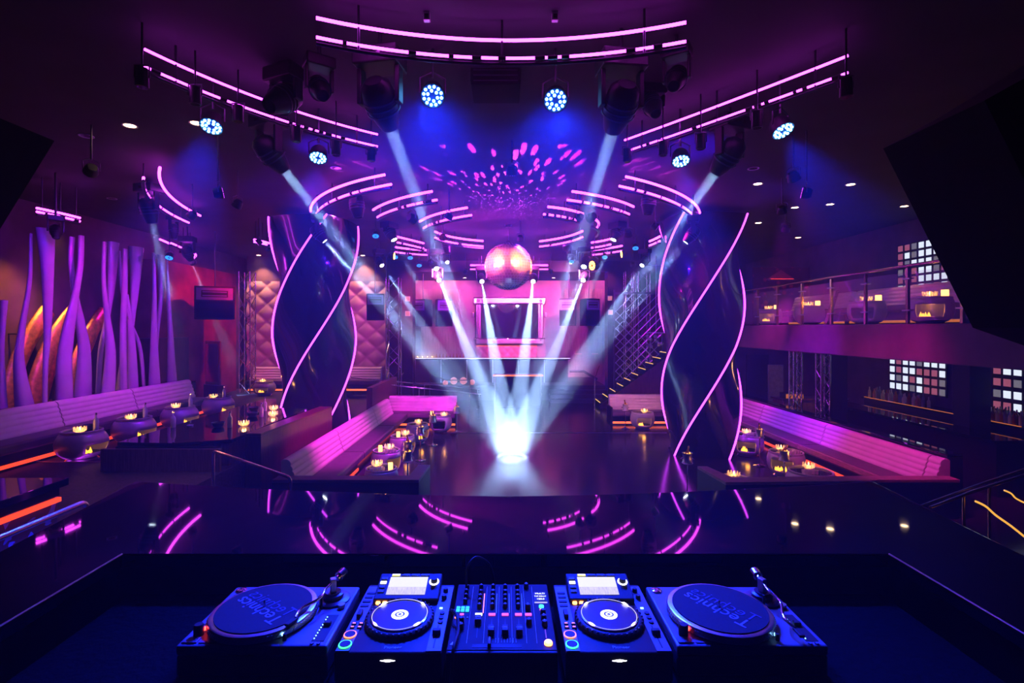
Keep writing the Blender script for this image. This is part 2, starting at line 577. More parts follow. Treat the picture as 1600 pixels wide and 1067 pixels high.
banquette('amber-lit banquette below the tufted wall, seen right of the twisted column', (-4.95, 20.4, .70), PI, 2.55, G, led='led_orange')
G2 = 'banquettes below the white sculptures'
banquette('violet-lit banquette at the far end below the white sculptures', (-8.6, 14.0, .85), -H, 2.18, G2)
banquette('violet-lit banquette below the crossing white sculptures', (-8.6, 11.8, .85), -H, 1.95, G2)
banquette('violet-lit banquette nearest on the left, cut by the picture edge', (-8.6, 9.83, .85), -H, 2.6, G2)

# low walls round the pits
def low_wall(label, poly, z0, z1, cap, body, name='low_wall'):
    t = thing(name, label, 'low wall', (0, 0, 0))
    MB().prism(poly, z0, z1 - .05).done('body', M[body], t)
    MB().prism(poly, z1 - .05, z1).done('capping', M[cap], t, bevel=.006)
    return t


low_wall('low dark wall closing the front of the left pit, grey end post beside dance floor',
         [(-3.9, 8.55), (-1.45, 8.55), (-1.40, 9.5), (-1.62, 9.5), (-1.66, 8.8), (-3.9, 8.8)], 0, .66, 'seat_vinyl', 'black')
low_wall('low wall with tan top closing the front of the right pit',
         [(3.62, 8.42), (6.05, 8.5), (6.25, 8.56), (7.6, 8.56), (7.6, 8.79), (6.2, 8.79), (3.85, 8.7), (3.70, 9.4), (3.52, 9.4)], 0, .66, 'tan_wood', 'black')
low_wall('dark ledge behind the right banquettes, under the balcony', [(7.68, 8.9), (7.95, 8.9), (7.95, 16.95), (7.68, 16.95)], 0, 1.0, 'gloss_black', 'black')
low_wall('black ledge under the row of white sculptures', [(-9.55, 7.4), (-8.78, 7.4), (-8.78, 14.5), (-9.55, 14.5)], .85, 1.70, 'gloss_black', 'black')
low_wall('dark red timber wall rising behind the left pit banquettes', [(-4.58, 9.0), (-4.3, 9.0), (-4.1, 12.1), (-4.4, 12.1)], 0, 1.34, 'wood', 'wood')
low_wall('timber parapet to the right of the left twisted column', [(-4.05, 14.9), (-3.88, 14.9), (-3.88, 18.3), (-4.05, 18.3)], .45, 1.45, 'wood', 'wood')

# big veneered platform bar on the left
t = thing('platform_bar', 'long veneered bar block with glossy top beside the left bowl tables', 'bar', (-5.4, 10, .85))
poly = [(-6.4, 8.54), (-5.5, 8.48), (-4.72, 8.75), (-4.72, 12.0), (-5.45, 12.1), (-6.15, 13.6), (-6.4, 13.6)]
MB().prism(poly, 0.85, 1.24).done('body', M['wood_light'], t, world=True)
pin = [(-6.45, 8.5), (-5.48, 8.43), (-4.66, 8.72), (-4.66, 12.05), (-5.42, 12.15), (-6.12, 13.65), (-6.45, 13.65)]
MB().prism(pin, 1.24, 1.30).done('top', M['gloss_black'], t, bevel=.005, world=True)
tag(MB().bx(-6.6, -4.66, 8.34, 8.40, .852, 1.22).done('front_board', M['wood_light'], t, world=True), None)
MB().bx(-6.4, -4.7, 8.40, 8.47, 1.18, 1.24).done('shadow_gap', M['matte_black'], t, world=True)

# ------------------------------------------------------------------ bowl tables
def bowl_table(label, loc, rz, group, s=1.0, kind='flame', round_=False):
    t = thing('bowl_table', label, 'table', loc, rz, group)
    prof = [(.20, .03), (.27, .06), (.335, .13), (.370, .22), (.378, .30), (.372, .38), (.352, .46), (.335, .50)]
    if round_:
        prof = [(.17, .03), (.27, .065), (.345, .135), (.384, .22), (.392, .30), (.375, .38), (.338, .45), (.30, .49)]
    rt = prof[-1][0]
    n = 40
    # opening to local -y, angles 270deg +- 38deg
    def skip(k, i):
        a = 360.0 * (k + .5) / n
        return abs((a - 270 + 180) % 360 - 180) < 37 and i in ((2, 3, 4) if not round_ else (2, 3))
    sh = MB().lathe(prof, n=n, skip=skip).done('shell', M['silver'], t, smooth=True)
    so = sh.modifiers.new('wall', 'SOLIDIFY')
    so.thickness = .022
    so.offset = -1
    MB().lathe([(rt, .485), (rt + .01, .505), (rt + .008, .522), (rt - .01, .53), (rt - .025, .52), (rt - .017, .485)], n=40).done('rim', M['silver'], t, smooth=True)
    MB().cyl((0, 0, .485), (0, 0, .50), rt - .02, n=40).done('top', M['smoke_glass'], t)
    MB().cyl((0, 0, 0), (0, 0, .035), .25, .21, n=36).done('foot', M['chrome'], t)
    MB().cyl((0, 0, .10), (0, 0, .12), .26, n=30).done('shelf', M['black'], t)
    if kind == 'flame':
        b = MB()
        rnd = random.Random(len(label) * 7 + label.count('e'))
        for i in range(16):
            a = 270 - 22 + rnd.gauss(0, 13)
            r = rnd.uniform(.12, .27)
            hgt = rnd.uniform(.04, .12)
            q = hgt / .11
            c = (r * math.cos(math.radians(a)), r * math.sin(math.radians(a)), .12)
            b.lathe([(0, 0), (.020 * q, .01), (.026 * q, .03), (.012, hgt * .7), (0, hgt)], c, 8)
        lamp('flame_lamp', 'POINT', Vector(loc) + Euler((0, 0, rz)).to_matrix() @ Vector((.02, -.15, .27)), None, (1.0, .33, .04), 1.3, size=.05)
        b.done('flames', M['ember'], t, smooth=True)
    return t


GB1 = 'bowl tables on the left platform'
bowl_table('silver bowl table nearest on the left platform, red strip beside it', (-7.57, 9.15, .85), 1.45, GB1, round_=True)
bowl_table('silver bowl table second along the left platform, left of the glossy bar', (-7.58, 10.45, .85), 1.4, GB1, round_=True)
bowl_table('silver bowl table third along the left platform, behind the white bottle', (-7.57, 11.9, .85), 1.4, GB1, round_=True)
bowl_table('silver bowl table fourth along the left platform, farthest below the sculptures', (-7.6, 13.55, .85), 1.35, GB1, round_=True)
bowl_table('lone bowl table before the amber-lit bench by the tufted wall', (-8.9, 18.9, .70), .1, GB1, round_=True)
GB2 = 'bowl tables in the left pit'
for (x, y, lb) in ((-2.38, 9.8, 'bowl table in left pit nearest the low front wall'),
                   (-2.62, 11.25, 'bowl table second from the front of the left pit'),
                   (-2.57, 12.75, 'bowl table third from the front of the left pit'),
                   (-2.46, 14.3, 'bowl table fourth from the front of the left pit'),
                   (-2.0, 15.75, 'wide bowl table at the far end of the left pit, opening towards the dance floor')):
    o = bowl_table(lb, (x, y, 0), .9 if y < 15 else -.1, GB2, kind='flame' if y < 15 else 'none')
    o.scale = (.86, .86, 1) if y < 15 else (.92, .92, 1)
GB3 = 'bowl tables in the right pit'
bowl_table('bowl table in right pit close behind the twisted column', (6.1, 12.9, 0), -.55, GB3)
bowl_table('bowl table in right pit behind the champagne bucket stand with a tilted bottle', (6.08, 11.1, 0), -.75, GB3)
bowl_table('large bowl table in right pit half hidden by the tan-topped wall', (5.72, 9.6, 0), -.5, GB3).scale = (1.12, 1.12, 1)
bowl_table('small bowl table at the left end of the tan-topped wall', (4.08, 9.15, 0), -.4, GB3).scale = (.78, .78, 1)
bowl_table('bowl table before the peach-lit banquette at the far right', (4.35, 16.28, 0), -.05, GB3)

# candles -----------------------------------------------------------
def candle(label, loc, group, s=1.0):
    t = thing('candle_holder', label, 'candle', loc, 0, group)
    b = MB()
    n = 12
    for k in range(n):
        a = 2 * PI * k / n
        d = Vector((math.cos(a), math.sin(a), 0))
        q = Vector((-d.y, d.x, 0))
        base, mid, top = d * .045, d * .092 + Vector((0, 0, .045)), d * .105 + Vector((0, 0, .115))
        b.rings([[base + q * .011 + Vector((0, 0, .004)), base - q * .011 + Vector((0, 0, .004)), base - q * .011 + d * .012 + Vector((0, 0, .004)), base + q * .011 + d * .012 + Vector((0, 0, .004))],
                 [mid + q * .02, mid - q * .02, mid - q * .02 + d * .013, mid + q * .02 + d * .013],
                 [top + q * .009, top - q * .009, top - q * .009 + d * .006, top + q * .009 + d * .006]])
    b.cyl((0, 0, 0), (0, 0, .012), .07, n=24)
    b.done('glass_petals', M['crystal'], t, smooth=False)
    MB().cyl((0, 0, .012), (0, 0, .055), .04, n=16).done('wax', M['candle_glow'], t)
    MB().lathe([(0, 0), (.010, .008), (.014, .022), (.008, .045), (0, .065)], (0, 0, .056), 10).done('flame', M['flame'], t, smooth=True)
    t.scale = (s, s, s)
    lamp('candle_lamp', 'POINT', Vector(loc) + Vector((0, 0, .085 * s)), None, (1.0, .36, .07), 4.5, size=.035)
    return t


GC = 'crown candle holders on the bowl tables'
zt = .5025
for (x, y, z, lb) in (
    (-7.50, 9.02, .85 + zt, 'crown candle on the nearest left platform bowl table'),
    (-7.54, 10.3, .85 + zt, 'crown candle on the second left platform bowl table'),
    (-7.60, 11.8, .85 + zt, 'crown candle on the third left platform bowl table'),
    (-7.68, 13.45, .85 + zt, 'crown candle on the fourth left platform bowl table'),
    (-8.95, 18.85, .70 + zt, 'crown candle on the bowl table by the tufted wall'),
    (-2.50, 9.95, zt, 'crown candle on the front bowl table of the left pit'),
    (-2.58, 11.35, zt, 'crown candle on the second bowl table of the left pit'),
    (-2.52, 12.85, zt, 'crown candle on the third bowl table of the left pit'),
    (-2.45, 14.4, zt, 'crown candle on the fourth bowl table of the left pit'),
    (-1.88, 15.65, zt, 'crown candle on the far end bowl table of the left pit'),
    (6.14, 13.05, zt, 'crown candle on the bowl table behind the right twisted column'),
    (6.05, 11.25, zt, 'crown candle on the second bowl table of the right pit'),
    (5.80, 9.8, zt, 'crown candle on the large bowl table of the right pit'),
    (4.10, 9.2, zt, 'crown candle on the small bowl table by the tan-topped wall'),
    (4.42, 16.3, zt, 'crown candle on the bowl table before the peach-lit banquette'),
    (-5.06, 9.9, 1.301, 'crown candle nearest the front on the glossy bar top'),
    (-5.0, 11.0, 1.301, 'crown candle midway along the glossy bar top'),
    (-5.35, 11.8, 1.301, 'crown candle at the column end of the glossy bar top'),
):
    candle(lb, (x, y, z), GC, 1.0 if z < 1.29 else .9)
for (x, y, lb) in ((-2.18, 9.70, 'square lit votive on the front bowl table of the left pit'), (-2.72, 11.12, 'square lit votive on the second bowl table of the left pit'),
                   (-2.26, 15.72, 'lit votive on the far end bowl table of the left pit'), (-2.64, 12.6, 'lit votive on the third bowl table of the left pit')):
    t = thing('votive_lantern', lb, 'candle', (x, y, zt), .3, 'votive lanterns')
    MB().bx(-.04, .04, -.04, .04, .012, .14).done('shade', M['candle_glow'], t, bevel=.006)
    MB().bx(-.045, .045, -.045, .045, 0, .012).done('base', M['chrome'], t)

# champagne bucket stands ------------------------------------------
def bucket_stand(label, loc, hz, group):
    t = thing('bucket_stand', label, 'ice bucket stand', loc, 0, group)
    MB().lathe([(0, 0), (.13, 0), (.13, .012), (.04, .03), (.015, .05), (0, .05)], n=28).done('base', M['chrome'], t, smooth=True)
    MB().cyl((0, 0, .04), (0, 0, hz - .21), .011, n=12).done('pole', M['chrome'], t)
    bk = MB().lathe([(0, hz - .21), (.085, hz - .21), (.105, hz - .195), (.088, hz - .17), (.085, hz - .03), (.10, hz), (.094, hz), (.079, hz - .03), (.079, hz - .16), (0, hz - .16)], n=28).done('bucket', M['steel'], t, smooth=True)
    for s in (-1, 1):
        MB().tube([(s * .088, -.03, hz - .10), (s * .12, -.02, hz - .12), (s * .12, .02, hz - .12), (s * .088, .03, hz - .10)], .007, 8).done('handle', M['chrome'], bk)
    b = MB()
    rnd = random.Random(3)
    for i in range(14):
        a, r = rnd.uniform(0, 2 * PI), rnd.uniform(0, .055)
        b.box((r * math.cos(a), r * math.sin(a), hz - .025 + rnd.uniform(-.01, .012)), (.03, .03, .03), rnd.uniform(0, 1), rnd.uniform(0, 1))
    tag(b.done('painted_glow_ice', M['ice'], t), None, kind='stuff')
    return t


def champagne(label, loc, lean, group):
    t = thing('champagne_bottle', label, 'bottle', loc, 0, group)
    t.rotation_euler = (lean * .3, lean, 0)
    MB().lathe([(0, -.12), (.034, -.12), (.036, -.02), (.030, .02), (.015, .07), (.0135, .10), (0, .10)], n=20).done('body', M['bottle_gold'], t, smooth=True)
    MB().lathe([(.0145, .06), (.0165, .10), (.017, .125), (.012, .132), (0, .132)], n=16).done('foil', M['ember_foil'], t, smooth=True)
    return t


M['bottle_gold'] = mat('champagne_bottle_glass', (0.45, 0.22, 0.03), 0.15, 0.3, vary=.1)
M['ember_foil'] = mat('gold_foil', (0.95, 0.60, 0.18), 0.25, 0.8, vary=.2, scale=60)
GS, GW = 'champagne bucket stands', 'champagne bottles in the buckets'
for (x, y, hz, lean, lb) in (
    (-1.90, 9.9, .82, .25, 'nearest the low wall of the left pit'),
    (-2.05, 10.75, .82, -.2, 'second from the front in the left pit'),
    (-2.05, 12.35, .82, .2, 'third from the front in the left pit'),
    (-1.98, 13.95, .82, -.25, 'fourth from the front in the left pit'),
    (-1.50, 15.72, .78, .0, 'by the far end bowl table of the left pit'),
    (6.02, 13.55, .86, .05, 'just right of the twisted column'),
    (5.88, 11.85, .86, -.12, 'between two bowl tables of the right pit'),
    (5.42, 9.95, .82, .45, 'in front of a bowl table in the right pit'),
    (3.46, 9.75, .82, .2, 'before the foot of the right twisted column'),
    (3.80, 16.25, .78, -.2, 'beside the bowl table before the peach-lit banquette'),
):
    bucket_stand('chrome ice bucket on a stand ' + lb, (x, y, 0), hz, GS)
    champagne('champagne bottle in the lit bucket ' + lb, (x, y, hz - .0), lean, GW)

# bottles, ice bowls and glasses -----------------------------------
def vodka(label, loc, m, group='spirit bottles on the left'):
    t = thing('spirit_bottle', label, 'bottle', loc, 0, group)
    MB().lathe([(0, 0), (.040, 0), (.043, .01), (.043, .17), (.035, .20), (.016, .225), (.015, .28), (0, .28)], n=20).done('body', m, t, smooth=True)
    MB().cyl((0, 0, .275), (0, 0, .31), .017, n=14).done('cap', M['chrome'], t)
    return t


M['bottle_frost'] = mat('frosted_bottle', (0.45, 0.45, 0.60), 0.25, alpha=0.75, vary=.05)
M['bottle_white'] = mat('white_bottle', (0.85, 0.88, 0.95), 0.3, vary=.03)
for (x, y, z, lb) in ((-7.40, 9.25, .85 + zt, 'frosted bottle on the nearest left platform bowl table'), (-7.39, 10.5, .85 + zt, 'frosted bottle on the second left platform bowl table'),
                      (-7.37, 11.98, .85 + zt, 'frosted bottle on the third left platform bowl table'), (-7.45, 13.55, .85 + zt, 'frosted bottle on the fourth left platform bowl table'),
                      (-5.25, 9.75, 1.301, 'frosted bottle nearest the front on the glossy bar top'), (-5.2, 10.9, 1.301, 'frosted bottle midway along the glossy bar top'), (-5.50, 11.7, 1.301, 'frosted bottle at the column end of the glossy bar top')):
    vodka(lb, (x, y, z), M['bottle_frost'])
vodka('white bottle standing at the outer edge of the glossy bar top', (-6.33, 9.75, 1.301), M['bottle_white'])
tag(MB().lathe([(0, 0), (.05, 0), (.06, .02), (.055, .022), (.045, .008), (0, .006)], n=20).done('ashtray', M['bottle_white'], smooth=True), 'small white dish beside the white bottle on the bar', 'dish')
bpy.data.objects['ashtray'].location = (-6.1, 9.9, 1.301)
for (x, y, z, lb) in ((-7.56, 9.30, .85 + zt, 'dark ice bowl on the nearest left platform bowl table'), (-7.57, 10.60, .85 + zt, 'dark ice bowl on the second left platform bowl table'),
                      (-7.56, 12.05, .85 + zt, 'dark ice bowl on the third left platform bowl table'), (-7.58, 13.72, .85 + zt, 'dark ice bowl on the fourth left platform bowl table'),
                      (-5.5, 9.8, 1.301, 'dark ice bowl nearest the front on the glossy bar top'), (-5.42, 10.95, 1.301, 'dark ice bowl midway along the glossy bar top'), (-5.75, 11.7, 1.301, 'dark ice bowl at the column end of the glossy bar top')):
    t = thing('ice_bowl', lb, 'bowl', (x, y, z), 0, 'dark ice bowls on the left')
    MB().lathe([(0, 0), (.07, 0), (.10, .03), (.115, .09), (.108, .09), (.095, .035), (.065, .01), (0, .01)], n=24).done('body', M['dull_steel'], t, smooth=True)
    MB().cyl((0, 0, .01), (0, 0, .012), .066, n=20).done('liner', M['black'], t)
tb = MB().lathe([(0, 0), (.026, 0), (.032, .075), (.030, .075), (.024, .006), (0, .006)], n=14)
tum = tb.done('tumbler', M['crystal'], smooth=True)
first = True
for (x, y, rz, what) in ((6.02, 12.68, .4, 'bowl table behind the right twisted column'), (6.15, 10.92, .3, 'second bowl table of the right pit'), (5.62, 9.45, .2, 'large bowl table of the right pit'), (4.02, 9.0, .2, 'small bowl table by the tan-topped wall'), (-2.42, 9.62, .5, 'front bowl table of the left pit'), (-2.5, 11.05, .5, 'second bowl table of the left pit')):
    for k in range(8):
        o = tum if first else tum.copy()
        if not first:
            COL.objects.link(o)
        first = False
        i, j = k % 4, k // 4
        dx, dy = (i - 1.5) * .072, (j - .5) * .075
        o.location = (x + dx * math.cos(rz) - dy * math.sin(rz), y + dx * math.sin(rz) + dy * math.cos(rz), zt)
        tag(o, 'empty tumbler in the rows set out on the ' + what, 'glass', 'tumblers on the ' + what)

t = thing('floor_light_strip', 'thin magenta light line across the floor before the nearest left bowl table', 'light strip', (-8.4, 8.93, .852))
MB().bx(0, 1.95, -.012, .012, 0, .012).done('tube', M['neon_column'], t)
MB().bx(-.02, 1.97, -.03, -.013, 0, .02).done('trim', M['steel'], t)
# ------------------------------------------------------------------ twisted columns
M['column_skin'] = mat('dark_lacquer_column', (0.010, 0.008, 0.018), 0.17, 0.0, vary=.4, scale=3, bump=.05, coat=.5)


def twisted_column(label, x, y, z0, z1, phase, r=1.0):
    t = thing('twisted_column', label, 'column', (x, y, z0))
    n, m = 48, 64
    Ht = z1 - z0
    tw = math.radians(205) * Ht / 6.0
    e = 1.32

    def frame(f):
        R = r * (0.88 + 0.14 * min(1, f * 2.2) + 0.10 * max(0, (f - .72) / .28) ** 1.3)
        return R, phase - tw * (1 - f)
    rings = []
    for j in range(m + 1):
        f = j / m
        R, th = frame(f)
        row = []
        for i in range(n):
            p = 2 * PI * i / n
            rr = R / (abs(math.cos(p)) ** e + abs(math.sin(p)) ** e) ** (1 / e)
            row.append(Vector((rr * math.cos(p + th), rr * math.sin(p + th), f * Ht)))
        rings.append(row)
    MB().rings(rings).done('body', M['column_skin'], t, smooth=True)
    for k in range(4):
        pts = []
        for j in range(m + 1):
            R, th = frame(j / m)
            a = th + k * PI / 2
            pts.append(((R + .012) * math.cos(a), (R + .012) * math.sin(a), j / m * Ht))
        MB().tube(pts, .021, 8).done('neon_strip', M['neon_column'], t, smooth=True)
    MB().prism([(.80 * math.cos(2 * PI * i / 40), .80 * math.sin(2 * PI * i / 40)) for i in range(40)], 0, .05).done('base_ring', M['gloss_black'], t)
    return t


twisted_column('dark twisted column with violet neon edges, standing on the left platform', -5.0, 13.45, .452, 5.98, math.radians(34))
twisted_column('dark twisted column with violet neon edges, standing on the dance floor at right', 5.03, 13.2, 0.002, 5.98, math.radians(50))

# ------------------------------------------------------------------ neon rails on the lighting rig
rails = {}


def rail(label, a, b, c, z=5.93, drop=.17, out=(0, 0), gaps=7, r=.02, m='neon', group='curved neon rails', both=True, ext=(0.0, 0.0), seed=1):
    A, B, C = UZ(*a, z), UZ(*b, z), UZ(*c, z)
    up = arc3(A, B, C, 28)
    t = thing('neon_rail', label, 'neon light', A, 0, group)
    MB().tube(up, r, 8).done('upper_tube', M[m], t, smooth=True, world=True)
    lo = [p + Vector((out[0], out[1], -drop)) for p in up]
    if both:
        MB().tube(lo, r * .92, 8).done('lower_tube', M[m], t, smooth=True, world=True)
        rnd = random.Random(seed)
        for k in range(gaps):
            i = rnd.randint(1, 26)
            p, q = lo[i], lo[i + 1]
            d = (q - p).normalized()
            ln = rnd.uniform(.03, .10)
            MB().cyl(p - d * ln / 2, p + d * ln / 2, r * 1.35, n=10).done('sleeve', M['black'], t, world=True)
    MB().tube([p + Vector((0, 0, -.055)) for p in lo], r * 1.2, 8).done('pipe', M['dull_steel'], t, smooth=True, world=True)
    for i in (3, 14, 25):
        MB().cyl(lo[i] + Vector((0, 0, -.06)), Vector((lo[i].x, lo[i].y, ZC - .002)), .012, n=8).done('hanger', M['dull_steel'], t, world=True)
    rails[label] = lo
    return t


rail('wide neon rail across the top of the room', (494, 28), (780, 63), (1072, 35), gaps=11, r=.015, seed=2)
rail('long neon rail sloping in from the upper left', (226, 77), (378.5, 143.4), (590, 210), gaps=12, r=.014, seed=3)
rail('long neon rail sloping in from the upper right', (1325, 87), (1160, 151), (976, 219), gaps=10, r=.014, seed=4)
rail('neon rail curving over the left twisted column', (601, 273), (539.5, 288.4), (485.5, 330), seed=5, out=(.12, 0), r=.024)
rail('neon rail curving over the right twisted column', (978, 276), (1041, 294), (1093.4, 332.6), seed=6, out=(-.12, 0), r=.024)
rail('neon rail of the middle ring, near left of the mirror ball', (675, 299), (622, 311), (583, 328), seed=7, r=.026, out=(.1, 0), m='neon_far')
rail('neon rail of the middle ring, near right of the mirror ball', (894, 299), (945, 308), (990, 323), seed=8, r=.026, out=(-.1, 0), m='neon_far')
rail('neon rail of the inner ring, near left of the mirror ball', (730, 324.5), (688, 333), (656, 346), seed=9, r=.028, out=(.1, 0), m='neon_far')
rail('neon rail of the inner ring, near right of the mirror ball', (856, 323), (885, 327), (911, 334), seed=10, r=.028, out=(-.1, 0), m='neon_far')
rail('short neon end of the inner ring at right', (925, 340), (934, 346), (931, 357), seed=11, r=.028, gaps=1, m='neon_far', both=False)
rail('neon rail of the inner ring, far left behind the mirror ball', (680, 362), (705, 370), (755, 376.5), seed=12, r=.03, gaps=2, m='neon_far')
rail('neon rail of the inner ring, far right behind the mirror ball', (910, 361), (880, 371), (843, 377), seed=13, r=.03, gaps=2, m='neon_far')
rail('neon rail of the middle ring, far left', (621, 370), (642, 375), (662, 380), seed=14, r=.03, gaps=2, m='neon_far')
rail('neon rail of the middle ring, far right', (954, 373), (940, 376.5), (924, 379), seed=15, r=.03, gaps=2, m='neon_far')
rail('neon rail of the outer ring, far left', (617, 386), (640, 389), (668, 391), seed=16, r=.032, gaps=2, m='neon_far')
rail('neon rail of the outer ring, far right', (972, 384), (945, 388.5), (924, 391), seed=17, r=.032, gaps=2, m='neon_far')
rail('straight neon rail behind the mirror ball', (735, 414.5), (795, 414.6), (856, 414.5), z=5.8, r=.035, gaps=2, m='neon_far', seed=18)
rail('hooked neon rail above the white sculptures', (250, 262), (262, 302), (313, 337), seed=19, r=.024, out=(-.28, 0), gaps=9)
rail('short double neon rail above the nearest sculptures', (57, 325), (90, 332), (125, 340.5), z=5.5, seed=20, r=.022, gaps=3, drop=.07)
rail('short neon rail above the farthest sculptures', (250, 374), (268, 382), (284, 391), z=5.6, seed=21, r=.026, gaps=2, drop=.1, out=(.3, 0))
rail('tiny hooked neon rail beside the red wall', (288, 388), (303, 395), (297, 405), z=5.6, seed=22, r=.03, gaps=1, both=False)
rail('short neon rail left of the left twisted column', (397, 374.5), (409, 377), (420, 380), z=5.6, seed=23, r=.03, gaps=1, drop=.06)
rail('short neon rail left of the right twisted column', (1015, 377), (1022, 374), (1031, 369.5), z=5.6, seed=24, r=.03, gaps=1, drop=.12)

# ------------------------------------------------------------------ moving heads and their beams
TARGET = Vector((0.16, 12.55, 0.0))
BEAM_DENSITY = 0.045


def vol(name, dens, aniso=.2):
    m = bpy.data.materials.new(name)
    m.use_nodes = True
    nt = m.node_tree
    nt.nodes.clear()
    o = nt.nodes.new('ShaderNodeOutputMaterial')
    v = nt.nodes.new('ShaderNodeVolumeScatter')
    v.inputs['Density'].default_value = dens
    v.inputs['Anisotropy'].default_value = aniso
    nt.links.new(v.outputs[0], o.inputs['Volume'])
    return m


M['beam_haze'] = vol('haze_in_beam', BEAM_DENSITY)
ZAX = Vector((0, 0, 1))


def to_axis(d):
    return (-Vector(d)).to_track_quat('Z', 'Y').to_matrix().to_4x4()


def moving_head(label, lens, aim, s, lit=True, watts=0, group='moving head lights', r_end=.38, reach=1.0, col=(.36, .58, 1.0), r0=None, hang=True, where=''):
    lens, aim = Vector(lens), Vector(aim)
    d = (aim - lens).normalized()
    P = lens - d * .36 * s
    hx = d.cross(ZAX)
    hx = hx.normalized() if hx.length > 1e-3 else Vector((1, 0, 0))
    ang = math.atan2(hx.y, hx.x)
    top = min(P.z + .44 * s, ZC - .14 * s)
    t = thing('moving_head', label, 'stage light', (P.x, P.y, top), 0, group)
    Mx = to_axis(d)
    prof = [(0, .22), (.10, .22), (.165, .16), (.185, .05), (.185, -.07), (.16, -.19), (.115, -.345), (.105, -.36), (.098, -.36), (.094, -.34), (0, -.34)]
    hd = MB().lathe([(a * s, b * s) for a, b in prof], P, 28, M=Mx).done('head', M['black'], t, smooth=True, world=True)
    for k in range(3):
        z = (.02 - .07 * k) * s
        MB().lathe([(.186 * s, z), (.196 * s, z), (.196 * s, z - .02 * s), (.186 * s, z - .02 * s)], P, 28, M=Mx).done('cooling_fin', M['dull_steel'], hd, world=True)
    lm = M['beam_lens'] if lit else M['smoke_glass']
    MB().lathe([(0, -.345 * s), (.093 * s, -.345 * s)], P, 24, M=Mx).done('lens', lm, hd, world=True)
    for q in (-1, 1):
        c = P + hx * q * .225 * s
        zt_ = top - .08 * s
        MB().box((c.x, c.y, (c.z - .06 * s + zt_) / 2), (.055 * s, .13 * s, zt_ - c.z + .06 * s), ang).done('yoke_arm', M['black'], t, world=True, bevel=.008)
    b = MB()
    b.box((P.x, P.y, top), (.52 * s, .36 * s, .20 * s), ang)
    b.done('base_box', M['black'], t, world=True, bevel=.015)
    disp = MB().box(Vector((P.x, P.y, top)) - Vector((-hx.y, hx.x, 0)) * .182 * s, (.16 * s, .004, .06 * s), ang).done('display', M['smoke_glass'], t, world=True)
    if hang and top + .1 * s < ZC - .03:
        MB().cyl((P.x, P.y, top + .09 * s), (P.x, P.y, ZC - .002), .02, n=10).done('clamp', M['dull_steel'], t, world=True)
    if lit:
        L = (aim - lens).length
        rs = r0 or .075 * s
        if lens.y < 12.5:
            # a disc lamp fills the lens opening and throws a narrow beam
            bl = lamp('beam_lamp', 'AREA', lens + d * .012, aim, col, watts * (r_end / L) ** 2 * .48, size=2 * rs)
            bl.data.shape = 'DISK'
            bl.data.spread = 2 * math.atan((r_end - rs) / L) * 1.15
        else:
            lamp('beam_lamp', 'SPOT', lens + d * .02, aim, col, watts, angle=2 * math.degrees(math.atan(r_end / L)), blend=.35, size=.025)
        e = lens + d * (L * reach - (.28 if reach == 1 else 0))
        rr = rs + (r_end - rs) * ((e - lens).length / L)
        bm_ = MB().cyl(lens + d * .03, e, rs, rr, n=32).done('light_beam', M['beam_haze'], smooth=True)
        tag(bm_, 'pale blue beam in the haze from the ' + where, None, 'light beams in the haze', 'stuff')
    return t


BEAMS = [
    # px, py, Y, scale, watts, where
    (610, 199, 5.25, .86, 26000, 'large near head left of centre'),
    (957, 204, 5.25, .86, 26000, 'large near head right of centre'),
    (444, 266, 7.0, .86, 28000, 'near head under the upper left rail'),
    (1118, 270, 7.0, .86, 28000, 'near head under the upper right rail'),
    (508, 377, 11.3, .7, 21000, 'head before the left twisted column'),
    (1071, 379, 11.3, .7, 21000, 'head before the right twisted column'),
    (597, 415, 16.6, .7, 30000, 'head right of the left twisted column'),
    (1003, 415, 16.6, .7, 30000, 'head left of the right twisted column'),
    (616, 375, 14.0, .85, 11000, 'dim head of the middle ring at left'),
    (958, 375, 14.0, .85, 11000, 'dim head of the middle ring at right'),
    (682, 420, 17.5, .9, 30000, 'upper bright head left of the mirror ball'),
    (912, 417, 17.5, .9, 22000, 'upper head right of the mirror ball'),
    (686, 438, 19.6, .9, 90000, 'brightest head left of the stage mirror'),
    (911, 438, 19.6, .9, 90000, 'brightest head right of the stage mirror'),
    (753, 440, 20.6, .9, 150000, 'far head just left of the mirror ball'),
    (833, 440, 20.6, .9, 150000, 'far head just right of the mirror ball'),
    (699, 410, 19.0, .7, 13000, 'faint far head left of the mirror ball'),
    (892, 410, 19.0, .7, 13000, 'faint far head right of the mirror ball'),
]
for (px, py, Y, s, wt, wh) in BEAMS:
    moving_head('black moving head throwing a beam, ' + wh, U(px, py, Y), TARGET, s, watts=wt, where=wh)
moving_head('black moving head under the hooked neon rail above the sculptures', U(238, 349, 10.2), (-6.75, 11.4, .86), .85, watts=4500, where='head under the hooked neon rail', reach=.33, r_end=.4)
moving_head('black moving head beside the red wall, beam crossing a speaker', U(298, 406, 15.0), (-9.75, 19.2, .71), .8, watts=11000, where='head beside the red wall', reach=.75, r_end=.35)
